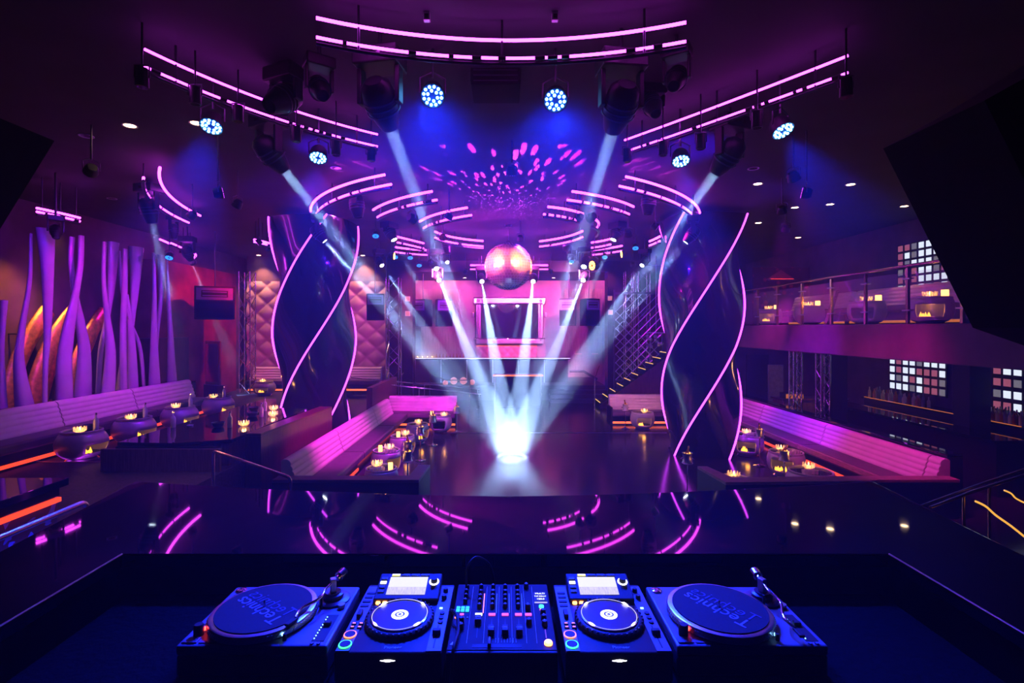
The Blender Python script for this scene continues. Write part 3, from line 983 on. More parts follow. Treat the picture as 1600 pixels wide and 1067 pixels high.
# unlit heads
moving_head('unlit moving head tilted sideways over the upper left rail', U(420, 165, 5.5), U(330, 205, 4.9), .8, lit=False)
moving_head('unlit moving head by the left end of the wide top rail', U(505, 150, 5.0), U(560, 260, 4.2), .55, lit=False)
moving_head('unlit moving head by the right end of the wide top rail', U(1052, 135, 5.0), U(1010, 250, 4.2), .55, lit=False)
moving_head('unlit moving head behind the wide top rail at right', U(1025, 178, 6.0), U(1060, 260, 5.4), .6, lit=False)
moving_head('unlit head hanging below the rail over the left twisted column', U(560, 340, 10.4), U(570, 420, 10.4), .8, lit=False)
moving_head('unlit head hanging below the rail over the right twisted column', U(1012, 335, 10.4), U(1005, 420, 10.4), .8, lit=False)
moving_head('unlit head in the inner ring at left, pink in the haze', U(700, 395, 16.5), U(712, 470, 16.5), .85, lit=False)
moving_head('unlit head in the inner ring at right, pink in the haze', U(884, 392, 16.5), U(870, 470, 16.5), .85, lit=False)
moving_head('unlit head above the far sculptures', U(272, 372, 12.5), U(275, 430, 12.5), .6, lit=False)
moving_head('unlit head under the short double neon rail at far left', U(88, 372, 9.6), U(92, 420, 9.4), .5, lit=False)

# ------------------------------------------------------------------ LED par cans
def par_can(label, loc, aim, r, watts, angle=46, color=(.004, .022, 1.0), led='blue_led', face='blue_face', group='blue LED par cans', cat='stage light', blend=.8):
    loc, aim = Vector(loc), Vector(aim)
    d = (aim - loc).normalized()
    t = thing('par_can', label, cat, loc, 0, group)
    Mx = to_axis(d)
    MB().lathe([(0, 1.5 * r), (.7 * r, 1.5 * r), (.95 * r, 1.1 * r), (1.08 * r, .1 * r), (1.12 * r, 0), (1.03 * r, 0), (1.0 * r, .06 * r), (0, .06 * r)], loc, 26, M=Mx).done('housing', M['black'], t, smooth=True, world=True)
    MB().lathe([(0, .05 * r), (1.0 * r, .05 * r)], loc, 24, M=Mx).done('face_plate', M[face], t, world=True)
    b = MB()
    for n_, rr in ((12, .80), (6, .45)):
        for k in range(n_):
            a = 2 * PI * (k + .3) / n_
            c = loc + (Mx @ Vector((rr * r * math.cos(a), rr * r * math.sin(a), 0.02 * r)))
            b.sphere(c, .135 * r, 6)
    b.done('led_dots', M[led], t, smooth=True, world=True)
    hx = d.cross(ZAX).normalized()
    zt_ = loc.z + 1.9 * r
    pts = [loc - d * .7 * r + hx * 1.15 * r, loc - d * .7 * r + hx * 1.15 * r + ZAX * 1.3 * r, loc - d * .7 * r + ZAX * 1.9 * r, loc - d * .7 * r - hx * 1.15 * r + ZAX * 1.3 * r, loc - d * .7 * r - hx * 1.15 * r]
    MB().tube(pts, .09 * r, 8).done('bracket', M['dull_steel'], t, smooth=True, world=True)
    q = loc - d * .7 * r
    MB().cyl((q.x, q.y, zt_), (q.x, q.y, ZC - .002), .014, n=8).done('hanger', M['dull_steel'], t, world=True)
    if watts:
        lamp('par_lamp', 'SPOT', loc + d * .03, aim, color, watts, angle, blend, size=r * .7)
    return t


par_can('blue LED par can left of centre below the wide top rail', U(676, 150, 5.3), (-.25, 1.75, 2.2), .115, 4200, 42)
par_can('blue LED par can right of centre below the wide top rail', U(868, 157, 5.3), (.25, 1.75, 2.2), .115, 4200, 42)
par_can('blue LED par can next to a warm downlight at upper left', U(330, 198, 5.9), (-3.2, 3.6, .9), .115, 5200, 48)
par_can('blue LED par can below the inner end of the upper left rail', U(497, 247, 6.8), (-2.2, 4.3, 0), .11, 5200, 48)
par_can('blue LED par can below the inner end of the upper right rail', U(1064, 252, 6.8), (2.2, 4.3, 0), .11, 5200, 48)
par_can('blue LED par can hanging farthest right on the upper right rail', U(1224, 205, 5.9), (4.4, 3.4, .4), .115, 5200, 48)
M['blue_low'] = glow('small_blue_led', (.02, .22, 1.0), 4.0)
for i, (px, py, Y, lb) in enumerate(((617, 402, 15, 'beside an amber lamp left of the mirror ball'), (641, 403, 17, 'third from the left column, over the stage'), (655, 415, 18, 'low over the stage at left'),
                      (587, 369, 14, 'behind the left twisted column top'), (893, 409, 18, 'low over the stage at right'), (945, 402, 17, 'beside the orange flare'), (993, 388, 15, 'behind the right twisted column top'),
                      (264, 403, 13, 'over the far white sculptures'))):
    p = U(px, py, Y)
    par_can('small blue lamp ' + lb, p, p + Vector((.15 - .3 * (px > 790) * 1.0, -.7, -1.2)), .09, 0, led='blue_low', group='small blue lamps over the stage')
# amber lamps
M['amber_led'] = glow('amber_led', (1.0, 0.30, 0.03), 26.0)
M['amber_face'] = mat('amber_led_face', (.3, .08, .01), .3)
AMB = (1.0, .15, .012)
BALL = Vector((0.075, 14.5, 4.94))
par_can('bright orange lamp right of the mirror ball', U(925, 415, 16.0), BALL, .15, 9000, 16, AMB, 'amber_led', 'amber_face', 'amber lamps round the mirror ball')
par_can('amber lamp on the middle ring at far left of the mirror ball', U(616, 400, 14.4), BALL, .10, 9000, 16, AMB, 'amber_led', 'amber_face', 'amber lamps round the mirror ball')
par_can('amber lamp on the middle ring at far right of the mirror ball', U(971, 397, 14.4), BALL, .10, 9000, 16, AMB, 'amber_led', 'amber_face', 'amber lamps round the mirror ball')
par_can('amber lit head on the near left of the inner ring', U(647, 343, 11.6), BALL, .11, 9000, 16, AMB, 'amber_led', 'amber_face', 'amber lamps round the mirror ball')
par_can('amber lit head on the near right of the inner ring', U(921, 341, 11.6), BALL, .11, 9000, 16, AMB, 'amber_led', 'amber_face', 'amber lamps round the mirror ball')
# cans made up to house the added wash lights
M['added_wash_led'] = glow('magenta_led', (0.9, 0.08, 1.0), 1.5)
M['added_wash_face'] = mat('added_wash_face', (.1, .02, .12), .3)
ADDED_WASH_LABEL = {
    'left_bench': 'added wash can hanging below the left end of the hooked rail, near the red downlight',
    'left_sculpture_front': 'added wash can hanging alone at far left, above the nearest white sculptures',
    'left_sculpture_middle': 'added wash can hanging at the lower end of the hooked neon rail',
    'left_sculpture_back': 'added wash can hanging just left of the left twisted column top',
    'left_pit': 'added wash can hanging under the near left rail of the inner ring',
    'left_pit_end': 'added wash can hanging below the far left rail of the inner ring',
    'right_bench': 'added wash can among the balcony downlights, next to the middle downlight',
    'right_bench_far': 'added wash can lowest among the balcony downlights, just above the gable light',
    'right_bench_front': 'added wash can high under the outer blue par can at right, on a long rod',
    'right_pit_end': 'added wash can under the near right rail of the middle ring',
    'balcony_front': 'added wash can beside the left edge of the right twisted column top',
    'stage_left': 'added wash can over the stage, beside the upper bright head at left',
    'stage_right': 'added wash can over the stage, beside the upper head at right',
    'stage_middle': 'added wash can hidden close behind the mirror ball',
    'left_stage_speakers': 'added wash can low over the stage, left of the straight neon rail',
    'right_stage_speakers': 'added wash can low over the stage, right of the straight neon rail',
    'ceiling_round_the_ball': 'added wash can turned up to the ceiling left of the mirror ball',
    'mirror_ball': 'added wash can in front of the near right rail of the inner ring',
    'ceiling_from_left': 'added wash can turned up to the ceiling, left of the column-top neon rail',
    'ceiling_from_right': 'added wash can turned up to the ceiling, under the outer right blue can',
    'left_wall': 'added wash can between the left twisted column and the truss at the red wall',
    'tufted_wall': 'added wash can before the top of the left twisted column',
    'floor_violet': 'added wash can hanging alone in the middle of the ceiling between the blue cans',
    'floor_back': 'added wash can just right of the mirror ball rod',
    'right_stair': 'added wash can above the lit stair, left of the right twisted column',
}
for (nm, loc, aim, colr, wt, an) in ADDED_WASH:
    par_can(ADDED_WASH_LABEL[nm], loc, aim, .085, wt, an, colr, 'added_wash_led', 'added_wash_face', 'added wash lights on the rig')
# pin spots along the two long rails
for i, (px, py, Y, lb) in enumerate(((222, 122, 4.9, 'first on the upper left rail, at its outer end'), (305, 150, 5.4, 'second along the upper left rail'), (372, 178, 5.8, 'third along the upper left rail'),
                                     (463, 210, 6.3, 'fourth along the upper left rail'), (525, 232, 6.6, 'fifth along the upper left rail, by the blue can'), (580, 242, 7.2, 'innermost on the upper left rail'),
                                     (980, 243, 7.2, 'innermost on the upper right rail'), (1036, 232, 6.7, 'second from the inner end of the upper right rail'), (1095, 222, 6.4, 'by the moving head on the upper right rail'), (1183, 188, 5.8, 'between moving head and blue can on the upper right rail'), (1322, 138, 5.0, 'at the outer end of the upper right rail'))):
    p = U(px, py, Y)
    t = thing('pin_spot', 'small black pin spot ' + lb, 'stage light', p, 0, 'pin spots on the long rails')
    MB().cyl((0, 0, .09), (0, 0, -.09), .055, .06, n=16).done('housing', M['black'], t, smooth=True)
    MB().cyl((0, 0, -.088), (0, 0, -.092), .045, n=16).done('lens', M['smoke_glass'], t)
    MB().tube([(-.07, 0, 0), (-.07, 0, .12), (.07, 0, .12), (.07, 0, 0)], .008, 6).done('bracket', M['dull_steel'], t)
    MB().cyl((0, 0, .12), (0, 0, ZC - p.z - .002), .010, n=8).done('hanger', M['dull_steel'], t)
# hanging box in the middle of the front rail
t = thing('projector_box', 'dark flat box hanging behind the middle of the wide top rail', 'projector', U(775, 134, 6.0))
MB().box((0, 0, 0), (.56, .5, .2)).done('case', M['matte_black'], t, bevel=.01)
for k in range(3):
    MB().box((0, -.253, .06 - .06 * k), (.5, .006, .012)).done('vent_slot', M['dull_steel'], t)
for s in (-1, 1):
    MB().cyl((s * .22, 0, .1), (s * .22, 0, ZC - t.location.z - .002), .012, n=8).done('hanger', M['dull_steel'], t)

# ------------------------------------------------------------------ mirror ball
t = thing('mirror_ball', 'large mirror ball glowing orange over the dance floor', 'mirror ball', BALL)
R = .675
b = MB()
rnd = random.Random(5)
NL = 26
for j in range(NL):
    la0, la1 = -PI / 2 + PI * j / NL, -PI / 2 + PI * (j + 1) / NL
    lm_ = (la0 + la1) / 2
    nn = max(4, int(2 * NL * math.cos(lm_)))
    for k in range(nn):
        lo0, lo1 = 2 * PI * k / nn, 2 * PI * (k + 1) / nn
        g1, g2 = (la1 - la0) * .05, (lo1 - lo0) * .05
        nrm = Vector((math.cos(lm_) * math.cos((lo0 + lo1) / 2), math.cos(lm_) * math.sin((lo0 + lo1) / 2), math.sin(lm_)))
        ta = Vector((rnd.uniform(-1, 1), rnd.uniform(-1, 1), rnd.uniform(-1, 1))) * .02
        vs_ = []
        for (la, lo) in ((la0 + g1, lo0 + g2), (la0 + g1, lo1 - g2), (la1 - g1, lo1 - g2), (la1 - g1, lo0 + g2)):
            p = Vector((math.cos(la) * math.cos(lo), math.cos(la) * math.sin(lo), math.sin(la)))
            off = (p - nrm).dot(ta)
            vs_.append(b.bm.verts.new(p * (R + off)))
        b.face(vs_)
M['facet'] = mat('mirror_facets', (0.85, 0.80, 0.78), 0.24, 0.72, vary=.04, scale=30)
b.done('mirror_facets', M['facet'], t)
MB().sphere((0, 0, 0), R * .985, 16).done('core', M['steel'], t, smooth=True)
MB().cyl((0, 0, R - .02), (0, 0, R + .05), .07, .05, n=20).done('cap', M['chrome'], t)
MB().cyl((0, 0, R + .04), (0, 0, ZC - BALL.z - .05), .016, n=12).done('rod', M['chrome'], t)
MB().cyl((0, 0, ZC - BALL.z - .07), (0, 0, ZC - BALL.z - .002), .09, .11, n=20).done('motor', M['black'], t)
# two added lamps with a dot pattern stand in for the ball's flecks
for sgn in (-1, 1):
    fl = lamp('added_fleck_lamp', 'POINT', BALL + Vector((0, sgn * .85, .22)), None, (1, .04, .75), 620.0, size=0.0)
    fl.data.use_nodes = True
    nt = fl.data.node_tree
    em = nt.nodes['Emission']
    tc = nt.nodes.new('ShaderNodeTexCoord')
    vo = nt.nodes.new('ShaderNodeTexVoronoi')
    vo.inputs['Scale'].default_value = 30.0
    sp = nt.nodes.new('ShaderNodeSeparateXYZ')
    nt.links.new(tc.outputs['Normal'], vo.inputs['Vector'])
    nt.links.new(tc.outputs['Normal'], sp.inputs[0])

    def mth(op, a, b_):
        n_ = nt.nodes.new('ShaderNodeMath')
        n_.operation = op
        for i_, q in enumerate((a, b_)):
            if isinstance(q, float):
                n_.inputs[i_].default_value = q
            else:
                nt.links.new(q, n_.inputs[i_])
        return n_.outputs[0]
    dots = mth('LESS_THAN', vo.outputs['Distance'], .30)
    up_ = mth('GREATER_THAN', sp.outputs[2], .17)
    side_ = mth('GREATER_THAN', mth('MULTIPLY', sp.outputs[1], float(sgn)), -.15)
    gain = mth('POWER', mth('MAXIMUM', sp.outputs[2], .16), -1.9)
    nt.links.new(mth('MULTIPLY', mth('MULTIPLY', dots, up_), mth('MULTIPLY', side_, gain)), em.inputs['Strength'])

# ------------------------------------------------------------------ ceiling downlights
def downlight(label, px, py, lit=True, watts=26):
    p = UZ(px, py, ZC)
    if p.y > 22:
        p = UZ(px, py, 5.64)
    t = thing('downlight', label, 'ceiling light', p, 0, 'ceiling downlights')
    MB().lathe([(.075, -.001), (.10, -.001), (.10, -.012), (.075, -.006)], n=24).done('ring', M['silver'], t, smooth=True)
    MB().cyl((0, 0, -.001), (0, 0, -.005), .075, n=24).done('lens', M['warm_lamp'] if lit else M['smoke_glass'], t)
    if lit:
        lamp('downlight_lamp', 'SPOT', p - Vector((0, 0, .02)), p - Vector((0, 0, 3)), (1, .45, .25), watts, 90 if watts > 400 else 30, .6, .05)


for (px, py, lit, lb) in ((203, 196, 1, 'warm downlight alone at upper left'), (307, 192, 1, 'warm downlight touching the left blue par can'), (1184, 287, 1, 'warm downlight nearest above the balcony, left one'),
                          (1329, 288, 1, 'warm downlight nearest above the balcony, right one'), (1242, 324, 1, 'warm downlight in the middle of the balcony ceiling'), (1297, 319, 1, 'warm downlight second from right over the balcony'),
                          (1413, 322, 1, 'warm downlight farthest right over the balcony'), (1185, 348, 1, 'warm downlight beside the right column top'), (1247, 371, 1, 'warm downlight over the small red gable'),
                          (135, 212, 0, 'unlit downlight at upper left corner'), (1177, 263, 0, 'unlit downlight below the upper right rail'), (525, 262, 0, 'unlit downlight behind the left blue can'), (404, 398.5, 1, 'warm downlight left of the tufted wall'), (567, 399, 1, 'warm downlight right of the left column'),
                          (726, 434, 1, 'warm downlight over the stage, left of the ball'), (865, 434, 1, 'warm downlight over the stage, right of the ball'), (175, 310, 0, 'unlit downlight above the sculptures')):
    downlight(lb, px, py, lit, 500 if px in (404, 567) else (110 if py < 400 else 60))

for q, (px, lb) in enumerate(((667, 'pale box sensor on the ceiling above the left blue can'), (867, 'pale box sensor on the ceiling above the right blue can'))):
    p = U(px, 24, 4.75)
    t = thing('ceiling_sensor', lb, 'sensor', p, 0, 'pale sensors on the front ceiling')
    MB().box((0, 0, 0), (.06, .05, .11)).done('body', M['silver'], t, bevel=.006)
    MB().box((0, -.027, -.02), (.035, .006, .04)).done('window', M['smoke_glass'], t)
    MB().cyl((0, 0, .05), (0, 0, ZC - p.z - .002), .012, n=8).done('stem', M['dull_steel'], t)
# ------------------------------------------------------------------ DJ booth counter and table
t = thing('booth_counter', 'glossy black counter wrapping round the DJ table, mirroring the neon', 'counter', (0, 2.4, 1.2))
outer = [(-2.02, .7), (-2.08, 2.1), (-2.22, 3.07)]
far = [(-2.22 + 4.42 * i / 24, 2.80 + .27 * abs((-2.22 + 4.42 * i / 24) / 2.21) ** 1.6) for i in range(1, 25)]
poly = outer + far + [(2.10, 2.1), (2.05, .7), (1.56, .7), (1.56, 2.08), (-1.56, 2.08), (-1.56, .7)]
MB().prism(poly, 2.225, 2.28).done('top', M['counter_top'] if 'counter_top' in M else M['gloss_black'], t, world=True, bevel=.006, segs=3)
for q in (-1, 1):
    MB().tube([(q * 1.558, .72, 2.281), (q * 1.558, 2.08, 2.281)], .0035, 6).done('added_glint_trim', M['steel'], t, world=True)  # steel tube added to catch a blue glint along the inner edge
inset = [(-1.95, .75), (-2.0, 2.1), (-2.12, 2.98)] + [(x * .955, y - .09) for x, y in far] + [(2.02, 2.1), (1.97, .75), (1.62, .75), (1.62, 2.14), (-1.62, 2.14), (-1.62, .75)]
MB().prism(inset, 1.2, 2.225).done('panel', M['black'], t, world=True)
M['quilt'] = mat('black_table_cover', (0.0012, 0.0012, 0.0018), 0.9, vary=.4, scale=40, bump=.35, spec=.12)
t = thing('dj_table', 'black covered table carrying turntables, players and mixer', 'table', (0, 1.6, 1.2))
MB().bx(-1.5, 1.5, 1.05, 2.05, 2.08, 2.14).done('top', M['quilt'], t, world=True, bevel=.01)
MB().bx(-1.45, 1.45, 1.10, 2.0, 1.2, 2.08).done('skirt', M['matte_black'], t, world=True)

ZT = 2.141
M['deck'] = mat('silver_deck', (0.22, 0.22, 0.25), 0.45, 0.2, vary=.05, scale=40, spec=0.35)
M['deck_dark'] = mat('dark_player_case', (0.014, 0.014, 0.018), 0.4, vary=.1, scale=40, spec=0.12)
M['deck_strip'] = mat('grey_player_strip', (0.20, 0.20, 0.24), 0.45, 0.1, vary=.05, scale=40, spec=0.25)
M['mixer_face'] = mat('mixer_face_plate', (0.013, 0.013, 0.018), 0.5, 0.0, vary=.05, scale=40, spec=0.08)
M['slipmat'] = mat('slipmat_felt', (0.010, 0.010, 0.016), 0.75, vary=.2, scale=120)
M['mat_print'] = mat('slipmat_print', (0.30, 0.30, 0.42), 0.7, vary=.05)
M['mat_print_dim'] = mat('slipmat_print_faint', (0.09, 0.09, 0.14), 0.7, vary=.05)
M['rubber'] = mat('black_rubber', (0.012, 0.012, 0.013), 0.6, vary=.1)
M['print'] = mat('panel_print', (0.55, 0.55, 0.62), 0.5, vary=.02)
M['red_led'] = glow('red_led', (1.0, 0.03, 0.02), 16.0)
M['cyan_led'] = glow('cyan_led', (0.03, 0.50, 1.0), 1.6)
M['green_led'] = glow('green_ring', (0.05, 0.9, 0.25), 2.6)
M['cue_led'] = glow('orange_ring', (1.0, 0.22, 0.08), 2.6)
M['hot_led'] = glow('hot_orange_button', (1.0, 0.30, 0.06), 9.0)
M['yellow_led'] = glow('yellow_button', (0.85, 0.85, 0.08), 1.5)
M['white_led'] = glow('white_led', (0.85, 0.85, 1.0), 3.0)
M['white_bright'] = glow('bright_white_led_and_glint', (0.85, 0.8, 1.0), 14.0)
M['pink_led'] = glow('pink_button', (0.9, 0.10, 0.55), 1.4)
M['ice_led'] = glow('ice_blue_led', (0.2, 0.5, 1.0), 6.0)
# player screen: pale page above a waveform band
m = mat('player_screen', (.02, .02, .02), .2)
nt = m.node_tree
bs = nt.nodes['Principled BSDF']
tc = nt.nodes.new('ShaderNodeTexCoord'); sp = nt.nodes.new('ShaderNodeSeparateXYZ')
nt.links.new(tc.outputs['Generated'], sp.inputs[0])
nz = nt.nodes.new('ShaderNodeTexNoise'); nz.inputs['Scale'].default_value = 30
mp = nt.nodes.new('ShaderNodeMapping'); mp.inputs['Scale'].default_value = (1, .15, 0)
nt.links.new(tc.outputs['Generated'], mp.inputs[0]); nt.links.new(mp.outputs[0], nz.inputs['Vector'])
gt = nt.nodes.new('ShaderNodeMath'); gt.operation = 'GREATER_THAN'; gt.inputs[1].default_value = .42
nt.links.new(sp.outputs[1], gt.inputs[0])
mxa = nt.nodes.new('ShaderNodeMix'); mxa.data_type = 'RGBA'
mxa.inputs['A'].default_value = (.42, .36, .62, 1); mxa.inputs['B'].default_value = (1, .95, 1, 1)
nt.links.new(nz.outputs['Fac'], mxa.inputs['Factor'])
mxb = nt.nodes.new('ShaderNodeMix'); mxb.data_type = 'RGBA'
mxb.inputs['B'].default_value = (.93, .93, 1.0, 1)
nt.links.new(mxa.outputs['Result'], mxb.inputs['A']); nt.links.new(gt.outputs[0], mxb.inputs['Factor'])
nt.links.new(mxb.outputs['Result'], bs.inputs['Emission Color'])
bs.inputs['Emission Strength'].default_value = 1.0
M['screen'] = m
M['cyan_dim'] = glow('meter_light', (0.1, 0.25, 0.9), 0.5)
M['pale_led'] = glow('pale_light', (0.8, 0.7, 1.0), 0.8)
M['cue_dim'] = glow('dim_orange_light', (1.0, 0.15, 0.05), 0.25)
M['gold'] = mat('gold_rail', (0.80, 0.45, 0.12), 0.25, 1.0, vary=.1)


def turntable(label, loc, rest, turn):
    t = thing('turntable', label, 'turntable', loc, 0, 'record turntables')
    hb = .105
    MB().bx(-.2265, .2265, 0, .353, .012, .075).done('base', M['rubber'], t, bevel=.008)
    MB().bx(-.2265, .2265, 0, .353, .075, hb).done('deck', M['deck'], t, bevel=.006)
    for sx in (-.17, .17):
        for sy in (.05, .30):
            MB().cyl((sx, sy, 0), (sx, sy, .014), .028, n=16).done('foot', M['rubber'], t)
    c = (-.035, .160, 0)
    z = hb
    prof = [(0, z + .002), (.160, z + .002), (.1665, z + .006), (.1665, z + .020), (.163, z + .026), (.156, z + .028), (0, z + .028)]
    pl = MB().lathe(prof, c, 64).done('platter', M['steel'], t, smooth=True)
    b = MB()
    for row in range(3):
        for k in range(90):
            a = 2 * PI * (k + row * .33) / 90
            b.box((c[0] + .1668 * math.cos(a), c[1] + .1668 * math.sin(a), z + .009 + row * .005), (.002, .0055, .0028), a)
    tag(b.done('strobe_dots', M['print'], pl), None, kind='stuff')
    MB().cyl((c[0], c[1], z + .028), (c[0], c[1], z + .031), .148, n=64).done('slipmat', M['slipmat'], t)
    MB().lathe([(0, z + .05), (.002, z + .05), (.0035, z + .046), (.0035, z + .028)], c, 12).done('spindle', M['chrome'], t, smooth=True)
    ang = math.radians(turn)
    d = Vector((math.cos(ang), math.sin(ang), 0))
    up = Vector((-d.y, d.x, 0))
    o1 = Vector(c) + up * .022
    text('slipmat_lettering', 'Technics', .066, M['mat_print'], t, (o1.x, o1.y, z + .0314), (0, 0, ang))
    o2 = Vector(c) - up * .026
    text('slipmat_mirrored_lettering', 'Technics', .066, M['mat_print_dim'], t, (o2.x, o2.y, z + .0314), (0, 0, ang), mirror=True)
    # strobe lamp tower, start button, speed buttons, target light, adaptor
    MB().lathe([(0, z + .034), (.012, z + .034), (.0145, z + .030), (.0145, z)], (-.190, .055, 0), 20).done('strobe_tower', M['rubber'], t, smooth=True)
    MB().cyl((-.176, .062, z + .016), (-.1735, .0632, z + .016), .006, n=12).done('strobe_light', M['red_led'], t)
    MB().bx(-.218, -.172, .012, .040, z, z + .004).done('start_button', M['deck_strip'], t, bevel=.001)
    for k in range(2):
        MB().bx(-.165 + .026 * k, -.143 + .026 * k, .012, .020, z, z + .003).done('speed_button', M['deck_strip'], t)
    MB().lathe([(0, z + .02), (.005, z + .02), (.006, z)], (.088, .028, 0), 12).done('target_light_post', M['rubber'], t, smooth=True)
    MB().cyl((.082, .032, z + .016), (.0805, .0328, z + .016), .0045, n=10).done('target_light', M['ice_led'], t)
    MB().lathe([(0, z + .006), (.010, z + .006), (.019, z + .003), (.019, z)], (-.195, .322, 0), 24).done('adaptor', M['chrome'], t, smooth=True)
    # pitch fader
    MB().bx(.172, .210, .022, .165, z, z + .0015).done('pitch_plate', M['rubber'], t)
    MB().bx(.180, .203, .100, .114, z + .0015, z + .012).done('pitch_fader', M['rubber'], t, bevel=.002)
    b = MB()
    for k in range(9):
        b.sphere((.1765, .034 + .0145 * k, z + .002), .0020, 6)
    b.done('pitch_lights', M['ice_led'], t)
    for k in range(2):
        MB().cyl((.178 + .02 * k, .012, z), (.178 + .02 * k, .012, z + .003), .006, n=14).done('button', M['deck_strip'], t)
    # tonearm
    q = Vector((.158, .262, z))
    MB().lathe([(.058, 0), (.058, .006), (.050, .010), (.034, .011), (.034, .022), (.026, .026), (.026, .03), (0, .03)], q, 40).done('arm_base', M['dull_steel'], t, smooth=True)
    MB().box(q + Vector((0, 0, .052)), (.020, .024, .046), .4).done('gimbal', M['steel'], t, bevel=.003)
    piv = q + Vector((0, 0, .062))
    tip = Vector((.150, .040, z + .03)) if rest else Vector((.098, .086, z + .036))
    dv = tip - piv
    side = Vector((-dv.y, dv.x, 0)).normalized()
    pts = []
    for i in range(25):
        f = i / 24
        s_ = math.sin(2 * PI * min(1, max(0, (f - .25) / .75))) * .012
        pts.append(piv + dv * f + side * s_)
    arm = MB().tube(pts, .0048, 10).done('tonearm', M['chrome'], t, smooth=True)
    dn = dv.normalized()
    MB().box(tip + dn * .018, (.016, .045, .008), math.atan2(dn.y, dn.x) - PI / 2).done('headshell', M['rubber'], arm, bevel=.002)
    back = piv - dn * .02
    MB().cyl(back, back - dn * .012, .010, n=16).done('rear_tube', M['chrome'], arm)
    MB().cyl(back - dn * .012, back - dn * .042, .0165, n=24).done('counterweight', M['chrome'], arm, smooth=True)
    MB().cyl(q + Vector((-.022, -.055, 0)), q + Vector((-.022, -.055, .045)), .0045, n=10).done('arm_rest', M['rubber'], t)
    MB().cyl(q + Vector((.045, -.05, 0)), q + Vector((.045, -.05, .012)), .012, n=16).done('antiskate_dial', M['steel'], t)
    return t


turntable('silver record turntable at the left end of the DJ table, red strobe lamp lit', (-.763, 1.535, ZT), False, 145)
turntable('silver record turntable at the right end of the DJ table, fading into the dark', (.742, 1.535, ZT), True, 126)


